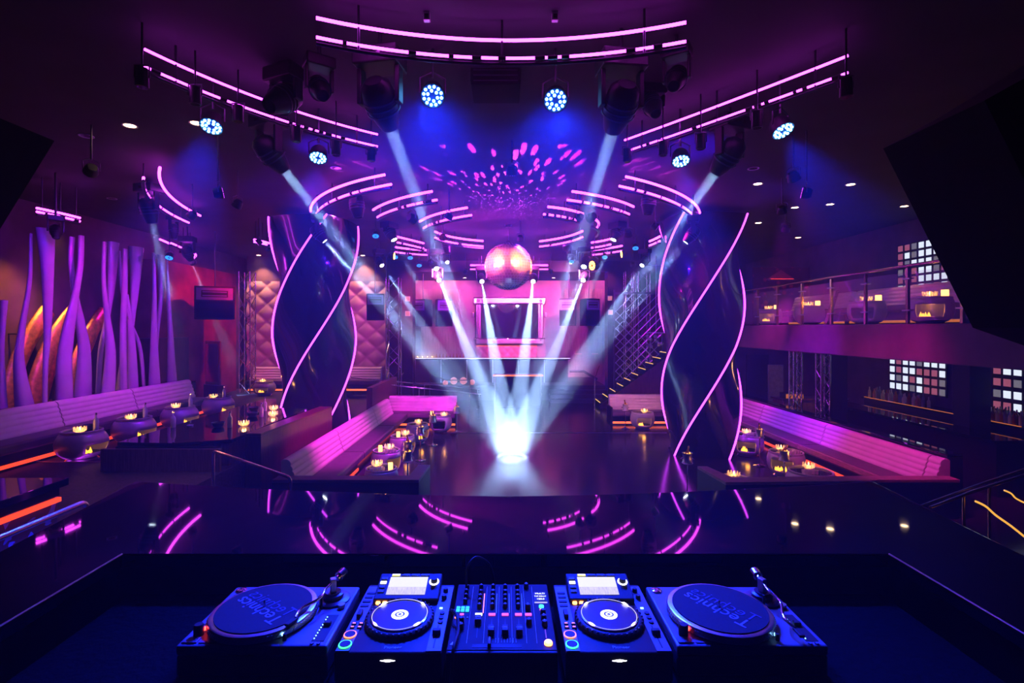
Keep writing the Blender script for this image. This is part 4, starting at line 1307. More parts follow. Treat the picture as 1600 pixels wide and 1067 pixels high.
def player(label, loc):
    t = thing('disc_player', label, 'DJ player', loc, 0, 'disc players')
    h = .095
    MB().bx(-.16, .16, 0, .405, .008, h).done('case', M['deck_dark'], t, bevel=.005)
    for sx in (-.13, .13):
        for sy in (.04, .36):
            MB().cyl((sx, sy, 0), (sx, sy, .01), .016, n=12).done('foot', M['rubber'], t)
    MB().bx(-.157, -.116, .006, .385, h, h + .0025).done('left_strip', M['deck_strip'], t)
    MB().bx(.113, .157, .006, .385, h, h + .0025).done('right_strip', M['deck_strip'], t)
    # screen housing, tilted up towards the player
    tl = math.radians(14)
    hs = MB().box((0, 0, 0), (.228, .128, .03), rx=tl).done('screen_housing', M['rubber'], t, bevel=.004)
    hs.location = (0.0, .338, h + .016)
    MB().box((-.005, 0.0, .0158), (.138, .086, .0012)).done('screen', M['screen'], hs)
    for o in hs.children:
        o.rotation_euler = (tl, 0, 0)

    def on_housing(o):
        o.rotation_euler = (tl, 0, 0)
    for k in range(4):
        on_housing(MB().box((-.056 + .036 * k, .053, .0165), (.030, .010, .003)).done('page_button', M['yellow_led'] if k == 0 else M['deck_strip'], hs, bevel=.001))
        on_housing(MB().box((-.095, .036 - .021 * k, .0165), (.022, .012, .003)).done('source_button', M['white_led'] if k == 1 else M['deck_strip'], hs, bevel=.001))
    on_housing(MB().cyl((.089, .02, .015), (.089, .02, .017), .018, n=28).done('knob_ring', M['white_led'], hs))
    on_housing(MB().cyl((.089, .02, .017), (.089, .02, .032), .0125, .011, n=24).done('selector_knob', M['rubber'], hs, smooth=True))
    # jog wheel
    c = Vector((.002, .168, 0))
    jw = MB().lathe([(.112, h), (.112, h + .010), (.106, h + .016), (.1, h + .018), (.094, h + .018)], c, 64).done('jog_wheel', M['rubber'], t, smooth=True)
    b = MB()
    for k in range(36):
        a = 2 * PI * k / 36
        b.sphere((c.x + .1075 * math.cos(a), c.y + .1075 * math.sin(a), h + .0135), .005, 6)
    tag(b.done('finger_dimples', M['dull_steel'], jw, smooth=True), None, kind='stuff')
    MB().lathe([(.0945, h + .018), (.0945, h + .0215), (.0905, h + .0225), (.0895, h + .0195)], c, 64).done('jog_edge', M['chrome'], t, smooth=True)
    MB().lathe([(.0905, h + .0228), (.0885, h + .0228)], c, 64).done('light_ring', M['jog_ring'], t)
    MB().cyl(c + Vector((0, 0, h + .012)), c + Vector((0, 0, h + .0195)), .0895, n=64).done('jog_plate', M['jog_plate'], t)
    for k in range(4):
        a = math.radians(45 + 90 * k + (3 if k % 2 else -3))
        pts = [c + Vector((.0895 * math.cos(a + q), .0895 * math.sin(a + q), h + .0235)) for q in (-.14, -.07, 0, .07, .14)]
        MB().tube(pts, [.0006, .0022, .003, .0022, .0006], 6).done('ring_glint', M['white_bright'], jw)  # glints on the jog ring painted as glowing slivers
    dsp = MB().cyl(c + Vector((0, 0, h + .0195)), c + Vector((0, 0, h + .0205)), .0275, n=40).done('jog_display', M['white_led'], t)
    MB().lathe([(.0105, h + .021), (.0165, h + .021)], c, 32).done('display_ring', M['dull_steel'], dsp)
    MB().lathe([(.0, h + .021), (.006, h + .021)], c, 32).done('display_dot', M['dull_steel'], dsp)
    # play and cue
    for (y, mm, nm) in ((.034, 'green_led', 'play_button'), (.084, 'cue_led', 'cue_button')):
        pb = MB().cyl((-.1365, y, h + .002), (-.1365, y, h + .007), .0165, n=32).done(nm, M['rubber'], t, smooth=True)
        MB().lathe([(.0165, h + .003), (.0165, h + .0062), (.0195, h + .0062), (.0195, h + .003)], (-.1365, y, 0), 40).done('lit_ring', M[mm], pb)
    for i in range(2):
        for j in range(2):
            bb = MB().bx(-.149 + .023 * i, -.134 + .023 * i, .118 + .02 * j, .130 + .02 * j, h + .002, h + .006).done('track_button', M['rubber'], t, bevel=.001)
            MB().bx(-.146 + .023 * i, -.137 + .023 * i, .122 + .02 * j, .126 + .02 * j, h + .006, h + .0066).done('button_light', M['cue_led'], bb)
    for k in range(4):
        MB().bx(-.151, -.123, .245 + .028 * k, .258 + .028 * k, h + .002, h + .005).done('hot_cue_button', M['rubber'], t, bevel=.001)
    MB().bx(-.144, -.130, .175, .210, h + .0025, h + .016).done('direction_lever', M['rubber'], t, bevel=.002)
    for k in range(2):
        MB().lathe([(0, h + .007), (.006, h + .007), (.008, h + .004), (.008, h)], (-.096 + .0235 * k, .272, 0), 18).done('loop_button', M['hot_led'], t, smooth=True)
    MB().bx(.124, .134, .233, .239, h + .0025, h + .005).done('tempo_light', M['ice_led'], t)
    for k in range(3):
        MB().cyl((.137, .205 - .026 * k, h + .002), (.137, .205 - .026 * k, h + .006), .008, n=16).done('tempo_button', M['rubber'], t)
    for k in range(2):
        MB().cyl((.132, .345 - .045 * k, h + .002), (.132, .345 - .045 * k, h + .016), .009, .008, n=18).done('vinyl_knob', M['rubber'], t)
    MB().bx(.131, .135, .020, .135, h + .0025, h + .0032).done('tempo_slot', M['rubber'], t)
    MB().bx(.121, .146, .082, .098, h + .003, h + .018).done('tempo_fader', M['rubber'], t, bevel=.002)
    text('maker_lettering', 'Pioneer', .017, M['print'], t, (.01, .026, h + .0006), (0, 0, 0), .0003)
    b = MB()
    b.rings([[(-.022, -.0012, .072), (0, -.0012, .0755), (.022, -.0012, .072), (0, -.0012, .0685)], [(-.022, .0, .072), (0, .0, .0755), (.022, .0, .072), (0, .0, .0685)]])
    b.done('front_lamp', M['white_bright'], t)
    return t


M['jog_ring'] = glow('jog_light_ring', (.80, .75, 1.0), 1.2)
M['jog_plate'] = mat('jog_plate', (.018, .016, .04), .3, vary=.1, spec=0.3)
player('disc player with lit screen between the left turntable and the mixer', (-.35, 1.518, ZT))
player('disc player with lit screen between the mixer and the right turntable', (.338, 1.518, ZT))


def knob(t, x, y, z, r=.0075, hgt=.014, m='rubber', name='knob'):
    k = MB().lathe([(0, z + hgt), (r * .8, z + hgt), (r, z + hgt * .8), (r * 1.1, z)], (x, y, 0), 18).done(name, M[m], t, smooth=True)
    MB().bx(x - .0008, x + .0008, y, y + r * .8, z + hgt, z + hgt + .0005).done('pointer', M['print'], k)
    return k


t = thing('dj_mixer', 'four-channel DJ mixer with lit pads in the middle of the table', 'DJ mixer', (-.011, 1.515, ZT))
h = .098
MB().bx(-.1665, .1665, 0, .408, .008, h - .002).done('case', M['deck_dark'], t, bevel=.004)
MB().bx(-.1645, .1645, .012, .402, h - .002, h).done('face_plate', M['mixer_face'], t, bevel=.001)
for sx in (-.14, .14):
    for sy in (.04, .36):
        MB().cyl((sx, sy, 0), (sx, sy, .01), .016, n=12).done('foot', M['rubber'], t)
chx = (-.079, -.0345, .0095, .054)
for i, x in enumerate(chx):
    knob(t, x, .375, h, .0072)
    for y in (.335, .305, .275, .245):
        knob(t, x, y, h)
    MB().bx(x - .0115, x + .0115, .192, .204, h, h + .004).done('cue_button', M['white_led'] if i == 0 else M['pink_led'], t, bevel=.001)
    MB().bx(x - .0015, x + .0015, .07, .175, h, h + .0006).done('fader_slot', M['rubber'], t)
    fy = .155 if i == 0 else .098
    f = MB().bx(x - .010, x + .010, fy - .015, fy + .015, h + .001, h + .018).done('channel_fader', M['rubber'], t, bevel=.002)
    MB().bx(x - .0095, x + .0095, fy - .0015, fy + .0015, h + .018, h + .0188).done('fader_line', M['print'], f)
    MB().bx(x + .013, x + .0155, .21, .335, h, h + .001).done('level_meter', M['cyan_dim'] if i else M['cue_led'], t)
    MB().bx(x + .0215, x + .0223, .045, .385, h, h + .0004).done('panel_line', M['print'], t)

MB().bx(-.1085, -.1077, .045, .385, h, h + .0004).done('panel_line', M['print'], t)
for i in range(3):
    for j in range(2):
        MB().bx(-.157 + .0158 * i, -.1445 + .0158 * i, .216 + .017 * j, .229 + .017 * j, h, h + .004).done('fx_pad', M['cyan_led'], t, bevel=.001)
MB().bx(-.142, -.129, .196, .204, h, h + .003).done('fx_parameter_button', M['pink_led'], t)
for i in range(4):
    MB().cyl((-.155 + .013 * i, .180, h), (-.155 + .013 * i, .180, h + .003), .003, n=10).done('small_light', M['cue_led'] if i == 0 else M['print'], t)
for y in (.372, .340, .308, .276):
    knob(t, -.130, y, h, .007)
knob(t, -.134, .12, h, .0105, .018)
knob(t, -.134, .155, h, .009, .018)
MB().bx(.076, .098, .192, .204, h, h + .004).done('master_cue_button', M['pink_led'], t, bevel=.001)
for y in (.375, .235, .145):
    knob(t, .087, y, h, .0085, .018)
MB().bx(.1065, .1072, .045, .385, h, h + .0004).done('panel_line', M['print'], t)
d = MB().bx(.112, .157, .285, .345, h, h + .0012).done('display', M['rubber'], t)
for k, (s, sz) in enumerate((('MULTI', .0125), ('TAP DELAY', .0085), ('120.0', .0125))):
    text('display_lettering', s, sz, M['white_led'], d, (.1345, .334 - .0185 * k, h + .0014), (0, 0, 0), .0002)
MB().bx(.112, .157, .272, .279, h, h + .001).done('beat_light', M['pale_led'], t)
MB().cyl((.134, .246, h), (.134, .246, h + .005), .0085, n=20).done('quantize_button', M['green_led'], t)
MB().bx(.127, .139, .225, .232, h, h + .003).done('tap_button', M['pink_led'], t)
for y in (.205, .172, .139):
    knob(t, .137, y, h, .009, .016)
MB().bx(.1355, .1385, .07, .115, h, h + .0008).done('effect_slot', M['cue_dim'], t)
MB().lathe([(0, h + .008), (.010, h + .008), (.0125, h + .004), (.0125, h)], (.141, .042, 0), 24).done('effect_button', M['hot_led'], t, smooth=True)
MB().bx(-.09, .06, .024, .040, h, h + .0006).done('crossfader_plate', M['deck_dark'], t)
f = MB().bx(-.043, -.033, .014, .048, h + .001, h + .018).done('crossfader', M['rubber'], t, bevel=.002)
MB().bx(-.039, -.037, .03, .048, h + .018, h + .0188).done('fader_line', M['print'], f)
MB().prism([(-.159, .036), (-.143, .036), (-.151, .052)], h, h + .0004).done('warning_mark', M['print'], t)
b = MB()
for i in range(9):
    for j in range(5):
        b.bx(-.03 + .009 * i, -.0275 + .009 * i, .05 + .0045 * j, .0515 + .0045 * j, h, h + .0004)
tag(b.done('fader_scale', M['print'], t), None, kind='stuff')
# cables
def cable(label, pts, r, m='rubber', name='cable'):
    P = [Vector(p) for p in pts]
    out = []
    for i in range(len(P) - 1):
        p0, p1, p2, p3 = P[max(0, i - 1)], P[i], P[i + 1], P[min(len(P) - 1, i + 2)]
        for k in range(8):
            u = k / 8
            out.append(.5 * ((2 * p1) + (p2 - p0) * u + (2 * p0 - 5 * p1 + 4 * p2 - p3) * u * u + (3 * p1 - p0 - 3 * p2 + p3) * u ** 3))
    out.append(P[-1])
    o = MB().tube(out, r, 8).done(name, M[m], smooth=True)
    return tag(o, label, 'cable')


cable('thin black microphone cable looping behind the mixer', [(-.1425, 1.89, ZT + h), (-.1425, 1.89, ZT + .17), (-.11, 1.93, ZT + .195), (-.06, 2.0, ZT + .13), (-.04, 2.03, ZT + .02)], .004)
cable('black headphone cable draped over the mixer corner', [(-.165, 1.76, ZT + .005), (-.180, 1.70, ZT + .118), (-.158, 1.66, ZT + .124), (-.148, 1.60, ZT + .112), (-.155, 1.52, ZT + .108), (-.157, 1.495, ZT + .06), (-.16, 1.46, ZT + .006)], .005)

# ------------------------------------------------------------------ booth monitors and stair rails near the camera
def speaker_box(name, label, poly, y0, y1, grille_normal_y, group=None):
    t = thing(name, label, 'loudspeaker', (poly[0][0], y1, poly[0][1]))
    MB().rings([[Vector((x, y0, z)) for x, z in poly], [Vector((x, y1, z)) for x, z in poly]]).done('cabinet', M['matte_black'], t, world=True)
    c = Vector((sum(p[0] for p in poly) / len(poly), y1, sum(p[1] for p in poly) / len(poly)))
    MB().rings([[Vector((c.x + (x - c.x) * .9, y0 - .001, c.z + (z - c.z) * .9)) for x, z in poly], [Vector((c.x + (x - c.x) * .9, y0 - .02, c.z + (z - c.z) * .9)) for x, z in poly]]).done('grille', M['matte_black'], t, world=True)
    return t


YR = 2.6
w2 = lambda px, py, Y: ((px - 790) / 800 * Y, EYE - (py - 512) / 800 * Y)
sp_ = speaker_box('hanging_speaker', 'huge black loudspeaker cabinet hanging at the right edge', [w2(1380, 232, YR), w2(1520, 512, YR), w2(1700, 575, YR), w2(1900, 400, YR), w2(1700, 40, YR), w2(1470, 182, YR)], YR - .55, YR, 1)
MB().cyl((2.95, YR - .25, 4.5), (2.95, YR - .25, ZC - .002), .02, n=10).done('hanging_bar', M['dull_steel'], sp_, world=True)
sp_ = speaker_box('hanging_speaker', 'black loudspeaker cabinet hanging at the left edge', [w2(85, 220, YR), w2(0, 358, YR), w2(-240, 520, YR), w2(-300, 190, YR), w2(-30, 185, YR)], YR - .45, YR, 1)
MB().cyl((-2.9, YR - .2, 4.1), (-2.9, YR - .2, ZC - .002), .02, n=10).done('hanging_bar', M['dull_steel'], sp_, world=True)


def bent_rail(name, label, pts, r, m='steel', posts=()):
    t = thing(name, label, 'handrail', pts[0])
    P = [Vector(p) for p in pts]
    out = [P[0]]
    for i in range(1, len(P) - 1):
        a, b_ = (P[i - 1] - P[i]).normalized() * .06, (P[i + 1] - P[i]).normalized() * .06
        for k in range(6):
            u = k / 5
            out.append(P[i] + a * (1 - u) ** 2 + b_ * u ** 2)
    out.append(P[-1])
    MB().tube(out, r, 14).done('rail_tube', M[m], t, smooth=True, world=True)
    for (a, b_) in posts:
        MB().cyl(a, b_, r * .9, n=12).done('post', M[m], t, world=True)
        MB().cyl(b_, Vector(b_) + Vector((0, 0, .012)), r * 2.2, n=16).done('flange', M[m], t, world=True)
    return t


M['warm_steel'] = mat('warm_polished_steel', (0.72, 0.50, 0.34), 0.22, 1.0, vary=.05)
bent_rail('stair_handrail', 'chrome stair handrail sloping down beside the veneered bar', [(-4.0, 7.0, 0.86), (-4.0, 7.0, 1.52), (-2.95, 7.02, 1.15), (-2.95, 7.02, 0.01)], .022, 'warm_steel', [((-4.0, 7.0, .95), (-4.0, 7.0, .851))])
bent_rail('booth_handrail', 'chrome handrail beside the booth counter at far left', [(-3.36, 2.6, .9), (-3.36, 2.6, 1.80), (-3.32, 4.05, 1.825), (-3.3, 4.2, .86)], .022, 'warm_steel')
t = bent_rail('gold_handrail', 'dim gold stair handrail in the dark at lower right', [U(1454, 793, 3.7), U(1520, 768, 3.8), U(1640, 730, 4.0)], .011, 'gold', [(U(1506, 772, 3.78), U(1506, 900, 3.78)), (U(1546, 760, 3.86), U(1546, 900, 3.86))])
t = bent_rail('gold_handrail', 'second dim gold handrail just above and behind the first', [U(1440, 790, 4.0), U(1530, 757, 4.1), U(1640, 720, 4.3)], .009, 'gold')
M['yellow_cable'] = glow('gold_cable_painted_glow', (1.0, .48, .05), 1.0)  # the cable is no lamp; its gold gleam is put in as emission
cable('gold cable with painted glow curving down at the lower right edge', [U(1524, 783, 3.5), U(1540, 791, 3.5), U(1556, 805, 3.5), U(1580, 822, 3.5), U(1605, 842, 3.5)], .007, 'yellow_cable', 'gold_cable')
cable('short gold cable with painted glow near the right edge, upper one', [U(1569, 766, 3.9), U(1580, 771, 3.9), U(1588, 779, 3.9), U(1606, 788, 3.9)], .006, 'yellow_cable', 'gold_cable')
# side ledge with printed panel, lower left
t = thing('side_counter', 'black-topped counter with orange strip and blue-patterned front, lower left', 'counter', (-4.9, 3.7, .855))
MB().bx(-5.6, -4.28, 2.3, 5.02, 1.66, 1.73).done('top', M['gloss_black'], t, world=True, bevel=.006)
MB().bx(-5.5, -4.34, 2.4, 4.98, 1.57, 1.66).done('apron', M['matte_black'], t, world=True)
MB().bx(-4.36, -4.32, 2.4, 4.98, 1.515, 1.555).done('light_strip', M['led_red'], t, world=True)

m = mat('printed_panel', (.10, .03, .04), .4)
nt = m.node_tree
bs = nt.nodes['Principled BSDF']
tc = nt.nodes.new('ShaderNodeTexCoord')
nz = nt.nodes.new('ShaderNodeTexNoise'); nz.inputs['Scale'].default_value = 3.2; nz.inputs['Distortion'].default_value = 2.5
nt.links.new(tc.outputs['Object'], nz.inputs['Vector'])
cr = nt.nodes.new('ShaderNodeValToRGB')
cr.color_ramp.interpolation = 'CONSTANT'
cr.color_ramp.elements[0].color = (.12, .035, .05, 1)
cr.color_ramp.elements[1].position = .56
cr.color_ramp.elements[1].color = (.20, .24, .70, 1)
nt.links.new(nz.outputs['Fac'], cr.inputs[0]); nt.links.new(cr.outputs[0], bs.inputs['Base Color'])
MB().bx(-5.5, -4.36, 2.4, 4.98, .855, 1.57).done('printed_front', m, t, world=True)
# ------------------------------------------------------------------ white sculptures on the left ledge
XS = -9.0
SC_DATA = [
    ('leftmost white sculpture, slim, half behind the black speaker', [(22, 450, 42), (10, 700, 30), (15, 1000, 50)]),
    ('white sculpture with one S bend, second from the left', [(157, 150, 16), (150, 350, 26), (110, 600, 42), (96, 750, 62), (125, 985, 112)]),
    ('white sculpture wide at the top and tapering to a thin foot, third from the left', [(230, 88, 92), (240, 300, 64), (240, 600, 42), (229, 800, 31), (227, 972, 31)]),
    ('white sculpture of the large crossing pair that leans right at its foot', [(365, 130, 26), (359, 250, 28), (375, 400, 31), (405, 560, 46), (425, 700, 62), (418, 945, 92)]),
    ('white sculpture of the large crossing pair that leans left at its foot', [(411, 124, 30), (405, 280, 33), (375, 450, 40), (345, 600, 60), (325, 750, 72), (325, 958, 86)]),
    ('slender white sculpture just right of the large crossing pair', [(528, 155, 26), (524, 350, 26), (540, 520, 32), (558, 700, 50), (545, 918, 66)]),
    ('white sculpture wide at its top that crosses to a slim foot', [(572, 158, 70), (564, 350, 50), (545, 520, 31), (510, 700, 30), (495, 922, 26)]),
    ('thin white sculpture bending right to a slim outer foot', [(604, 200, 13), (617, 400, 21), (655, 550, 22), (705, 680, 24), (728, 888, 20)]),
    ('straight slim white sculpture in the middle of the far group', [(632, 190, 22), (629, 400, 30), (622, 600, 36), (625, 903, 46)]),
    ('white sculpture broad at its top, crossing left to a broad foot', [(688, 181, 70), (684, 350, 45), (669, 520, 31), (640, 700, 45), (606, 902, 50)]),
    ('white sculpture behind the far crossing, flaring at its foot', [(642, 420, 14), (660, 600, 32), (668, 740, 42), (673, 882, 52)]),
    ('straight slim white sculpture in the beam of the moving head', [(777, 210, 20), (780, 400, 22), (778, 600, 31), (781, 884, 56)]),
    ('white sculpture wide at its top that narrows behind its neighbour', [(815, 222, 46), (815, 400, 31), (801, 550, 24), (790, 650, 24), (772, 880, 40)]),
    ('rightmost white sculpture, needle top and flared foot', [(845, 250, 10), (850, 400, 20), (860, 600, 32), (869, 863, 56)]),
]


def smooth_interp(ks, t):
    n = len(ks)
    for i in range(n - 1):
        if t <= ks[i + 1][0] or i == n - 2:
            p0, p1, p2, p3 = ks[max(0, i - 1)], ks[i], ks[i + 1], ks[min(n - 1, i + 2)]
            u = (t - p1[0]) / (p2[0] - p1[0])
            out = []
            for q in (1, 2):
                m1 = (p2[q] - p0[q]) / (p2[0] - p0[0]) * (p2[0] - p1[0])
                m2 = (p3[q] - p1[q]) / (p3[0] - p1[0]) * (p2[0] - p1[0])
                out.append((2 * u**3 - 3 * u**2 + 1) * p1[q] + (u**3 - 2 * u**2 + u) * m1 + (-2 * u**3 + 3 * u**2) * p2[q] + (u**3 - u**2) * m2)
            return out


for idx, (lb, data) in enumerate(SC_DATA):
    xs = XS - .06 + (idx % 3 - 1) * .17
    ks = []
    for (cx_, cy_, w_) in data:
        px, py, wd = cx_ / 3.234, 330 + cy_ / 3.234, w_ / 3.234
        Y = xs * 800 / (px - 790)
        z = EYE - (py - 512) / 800 * Y
        k_ = math.hypot(.6 * 800 / Y, 800 * 9 / Y ** 2)
        ks.append((z, Y, wd / 2 / k_))
    ks.sort()
    # every piece stands on the ledge and reaches the top line
    z0 = 1.705
    z1 = max(ks[-1][0], 5.0) if idx not in (0, 10) else ks[-1][0]
    ks = [(k[0], k[1], max(k[2], .025)) for k in ks]
    ks[0] = (z0, ks[0][1], ks[0][2])
    ks[-1] = (z1, ks[-1][1], ks[-1][2])
    t = thing('sculpture', lb, 'sculpture', (xs, ks[0][1], z0), 0, 'white sculptures on the left ledge')
    rings = []
    N = 44
    for j in range(N + 1):
        z = z0 + (z1 - z0) * j / N
        Yc, hw = smooth_interp(ks, z)
        hw = max(hw, .015)
        a0 = .9 * math.sin(j / N * 2.4 + idx)
        row = []
        for i in range(20):
            a = 2 * PI * i / 20
            ex, ey = .6 * hw * math.copysign(abs(math.cos(a)) ** .85, math.cos(a)), hw * math.copysign(abs(math.sin(a)) ** .85, math.sin(a))
            c_, s_ = math.cos(a0 * .25), math.sin(a0 * .25)
            row.append(Vector((xs + ex * c_ - ey * s_, Yc + ex * s_ + ey * c_, z)))
        rings.append(row)
    MB().rings(rings).done('body', M['pearl'], t, smooth=True, world=True)
    Yb, hb_ = smooth_interp(ks, z0)
    MB().prism([(xs + (hb_ * .62 + .02) * math.cos(2 * PI * i / 24), Yb + (hb_ + .02) * math.sin(2 * PI * i / 24)) for i in range(24)], z0 - .003, z0 + .015).done('foot_plate', M['dull_steel'], t, world=True)
# bronze ribs behind the sculptures
XB = -10.6
def brz(px, py):
    Y = XB * 800 / (px - 790)
    return Vector((XB, Y, EYE - (py - 512) / 800 * Y))


for i, (lo, mid, hi, wd, lb) in enumerate((((2, 640), (22, 560), (66, 486), .38, 'lowest bronze rib, mostly red-brown'), ((20, 640), (48, 550), (92, 486), .40, 'second bronze rib with pitted face'), ((50, 640), (76, 552), (112, 486), .40, 'third bronze rib, brightest orange'),
                                          ((78, 630), (102, 550), (140, 488), .38, 'fourth bronze rib'), ((110, 578), (128, 545), (150, 488), .26, 'fifth bronze rib at the right end'))):
    t = thing('bronze_rib', 'curved ' + lb + ' behind the white sculptures', 'wall decoration', brz(*lo), 0, 'bronze ribs on the left wall')
    a, m_, c = brz(*lo), brz(*mid), brz(*hi)
    pts = []
    for k in range(25):
        u = k / 24
        pts.append(a * (2 * (u - .5) * (u - 1)) + m_ * (4 * u * (1 - u)) + c * (2 * u * (u - .5)))
    rings = []
    for k, p in enumerate(pts):
        tn = (pts[min(24, k + 1)] - pts[max(0, k - 1)]).normalized()
        nr = Vector((1, 0, 0)).cross(tn).normalized()
        rings.append([p + nr * wd * .5 * math.cos(q) + Vector((.12 + (i % 2) * .26 + .10 * math.sin(q), 0, 0)) for q in [2 * PI * e / 14 for e in range(14)]])
    MB().rings(rings).done('body', M['bronze'], t, smooth=True, world=True)
    MB().tube([p + Vector((.01 + (i % 2) * .26, 0, 0)) for p in pts], .03, 6).done('fixing_rail', M['dull_steel'], t, world=True)
    for k in (6, 18):
        MB().cyl((XL, pts[k].y, pts[k].z), pts[k] + Vector((.01 + (i % 2) * .26, 0, 0)), .02, n=8).done('wall_bracket', M['dull_steel'], t, world=True)
lamp('bronze_uplight', 'SPOT', (-9.75, 11.2, 5.3), (-10.5, 11.0, 3.2), (1.0, .33, .05), 520, 95, .8, .05)
t = thing('wall_spot', 'small amber spot above the bronze ribs', 'stage light', (-9.75, 11.2, 5.42))
MB().cyl((0, 0, 0), (0, 0, -.10), .06, .07, n=18).done('housing', M['black'], t)
MB().cyl((0, 0, 0), (0, 0, ZC - 5.42 - .002), .012, n=8).done('hanger', M['dull_steel'], t)
# framed mirror on the red wall
t = thing('wall_mirror', 'framed mirror against the red wall, reflecting the pink bar', 'mirror', (-9.75, 17.05, .702))
rz = math.radians(-30)
MB().box((0, 0, 1.33), (.90, .06, 1.46), rz).done('frame', M['wood_light'], t, bevel=.02)
MB().box((math.sin(rz) * .033, -math.cos(rz) * .033, 1.33), (.70, .012, 1.26), rz).done('glass', M['mirror'], t)
MB().box((0, 0, .30), (.9, .22, .60), rz).done('plinth', M['wood'], t)
# speakers
def cabinet(name, label, c, s, rz, rx=0.0, horn='wide', top=None, group=None):
    t = thing(name, label, 'loudspeaker', c, rz, group)
    t.rotation_euler = (rx, 0, rz)
    W, D, Hh = s
    MB().rings([[Vector((-W / 2, -D / 2, -Hh / 2)), Vector((W / 2, -D / 2, -Hh / 2)), Vector((W * .36, D / 2, -Hh / 2)), Vector((-W * .36, D / 2, -Hh / 2))],
                [Vector((-W / 2, -D / 2, Hh / 2)), Vector((W / 2, -D / 2, Hh / 2)), Vector((W * .36, D / 2, Hh / 2)), Vector((-W * .36, D / 2, Hh / 2))]]).done('cabinet', M['black'], t, bevel=.012)
    MB().box((0, -D / 2 - .004, -Hh * .2), (W * .9, .012, Hh * .5)).done('grille', M['matte_black'], t)
    h_ = MB().box((0, -D / 2 - .004, Hh * .27), (W * .9, .012, Hh * .36)).done('horn_frame', M['horn'], t)
    MB().box((0, -D / 2 - .012, Hh * .27), (W * .66, .012, Hh * .2)).done('horn_mouth', M['black'], h_)
    for k in (-1, 1):
        MB().box((0, -D / 2 - .017, Hh * (.27 + .055 * k)), (W * .6, .012, Hh * .03)).done('horn_vane', M['horn'], h_)
    if top:
        a = wmat(t) @ Vector((0, .0, Hh / 2 - .02))
        MB().cyl(a, (a.x, a.y, ZC - .002), .016, n=8).done('hanging_cable', M['dull_steel'], t, world=True)
    return t


M['horn'] = mat('horn_plastic', (.22, .18, .30), .4, vary=.1)
cabinet('loudspeaker', 'dark speaker hanging before the red wall, crossed by a beam', U(336, 474, 15.5), (1.05, .8, .98), .5, top=1)
cabinet('loudspeaker', 'left half of the splayed speaker pair left of the stage mirror', U(661, 489, 23.2), (.72, .7, 1.22), -.45, top=1, group='splayed speakers over the stage')
cabinet('loudspeaker', 'right half of the splayed speaker pair left of the stage mirror', U(692, 489, 23.2), (.72, .7, 1.22), .40, top=1, group='splayed speakers over the stage')
cabinet('loudspeaker', 'left half of the splayed speaker pair right of the stage mirror', U(889, 488, 23.2), (.72, .7, 1.22), -.36, top=1, group='splayed speakers over the stage')
cabinet('loudspeaker', 'right half of the splayed speaker pair right of the stage mirror', U(920, 488, 23.2), (.72, .7, 1.22), .40, top=1, group='splayed speakers over the stage')
cabinet('loudspeaker', 'dark speaker hanging right of the left twisted column', U(586, 480, 18.5), (.62, .6, .95), .3, top=1)

# lattice trusses
def truss(label, x, y, z0, z1, w_=.42, m='chrome'):
    t = thing('lattice_truss', label, 'truss', (x, y, z0))
    h_ = w_ / 2
    for sx in (-h_, h_):
        for sy in (-h_, h_):
            MB().cyl((sx, sy, 0), (sx, sy, z1 - z0), .024, n=10).done('chord', M[m], t, smooth=True)
    b = MB()
    n = int((z1 - z0) / w_)
    dz = (z1 - z0) / n
    for i in range(n):
        for (ax, ay, bx_, by) in ((-h_, -h_, h_, -h_), (h_, -h_, h_, h_), (h_, h_, -h_, h_), (-h_, h_, -h_, -h_)):
            a, c = (0, 1) if i % 2 else (1, 0)
            b.cyl((ax, ay, (i + a) * dz), (bx_, by, (i + c) * dz), .013, n=6)
    b.done('lacing', M[m], t)
    MB().box((0, 0, .01), (w_ + .1, w_ + .1, .02)).done('base_plate', M['dull_steel'], t)
    return t


truss('chrome lattice truss between the red wall and the tufted wall', -9.75, 19.32, .702, 5.3)
truss('chrome lattice truss right of the left twisted column, before the stage', -4.5, 20.6, .002, 5.2, .5)
truss('chrome lattice truss under the balcony, left of the pair', 8.18, 14.45, 0.002, 2.58, .22)
truss('chrome lattice truss under the balcony, right of the pair', 8.18, 13.2, 0.002, 2.58, .22)
truss('chrome lattice truss at the top of the lit stair', 5.88, 21.97, 0.002, 5.6, .5)
truss('chrome lattice truss behind the lit stair, beside the right wall panel', 5.28, 21.97, 0.002, 5.6, .34)

# ------------------------------------------------------------------ stage at the back
t = thing('stage_mirror', 'big ornate framed mirror on the back wall reflecting beams', 'mirror', (0.1, YB - .1, 2.2))
x0, x1, z0, z1 = -1.55, 1.95, 2.35, 4.75
MB().bx(x0 + .25, x1 - .25, YB - .12, YB - .08, z0 + .25, z1 - .3).done('glass', M['mirror'], t, world=True)
fr = MB()
for (a, b_, c, d) in ((x0, x0 + .3, z0, z1), (x1 - .3, x1, z0, z1)):
    fr.bx(a, b_, YB - .25, YB - .02, c, d)
fr.bx(x0, x1, YB - .27, YB - .02, z0, z0 + .28)
fr.bx(x0 - .1, x1 + .1, YB - .32, YB - .02, z1 - .32, z1)
fr.done('frame', M['steel'], t, world=True, bevel=.05, segs=3)
for zz in (z1 - .02, z1 - .34, z0 + .3):
    MB().tube([(x0 - .08, YB - .33, zz), (x1 + .08, YB - .33, zz)], .03, 10).done('moulding', M['chrome'], t, smooth=True, world=True)
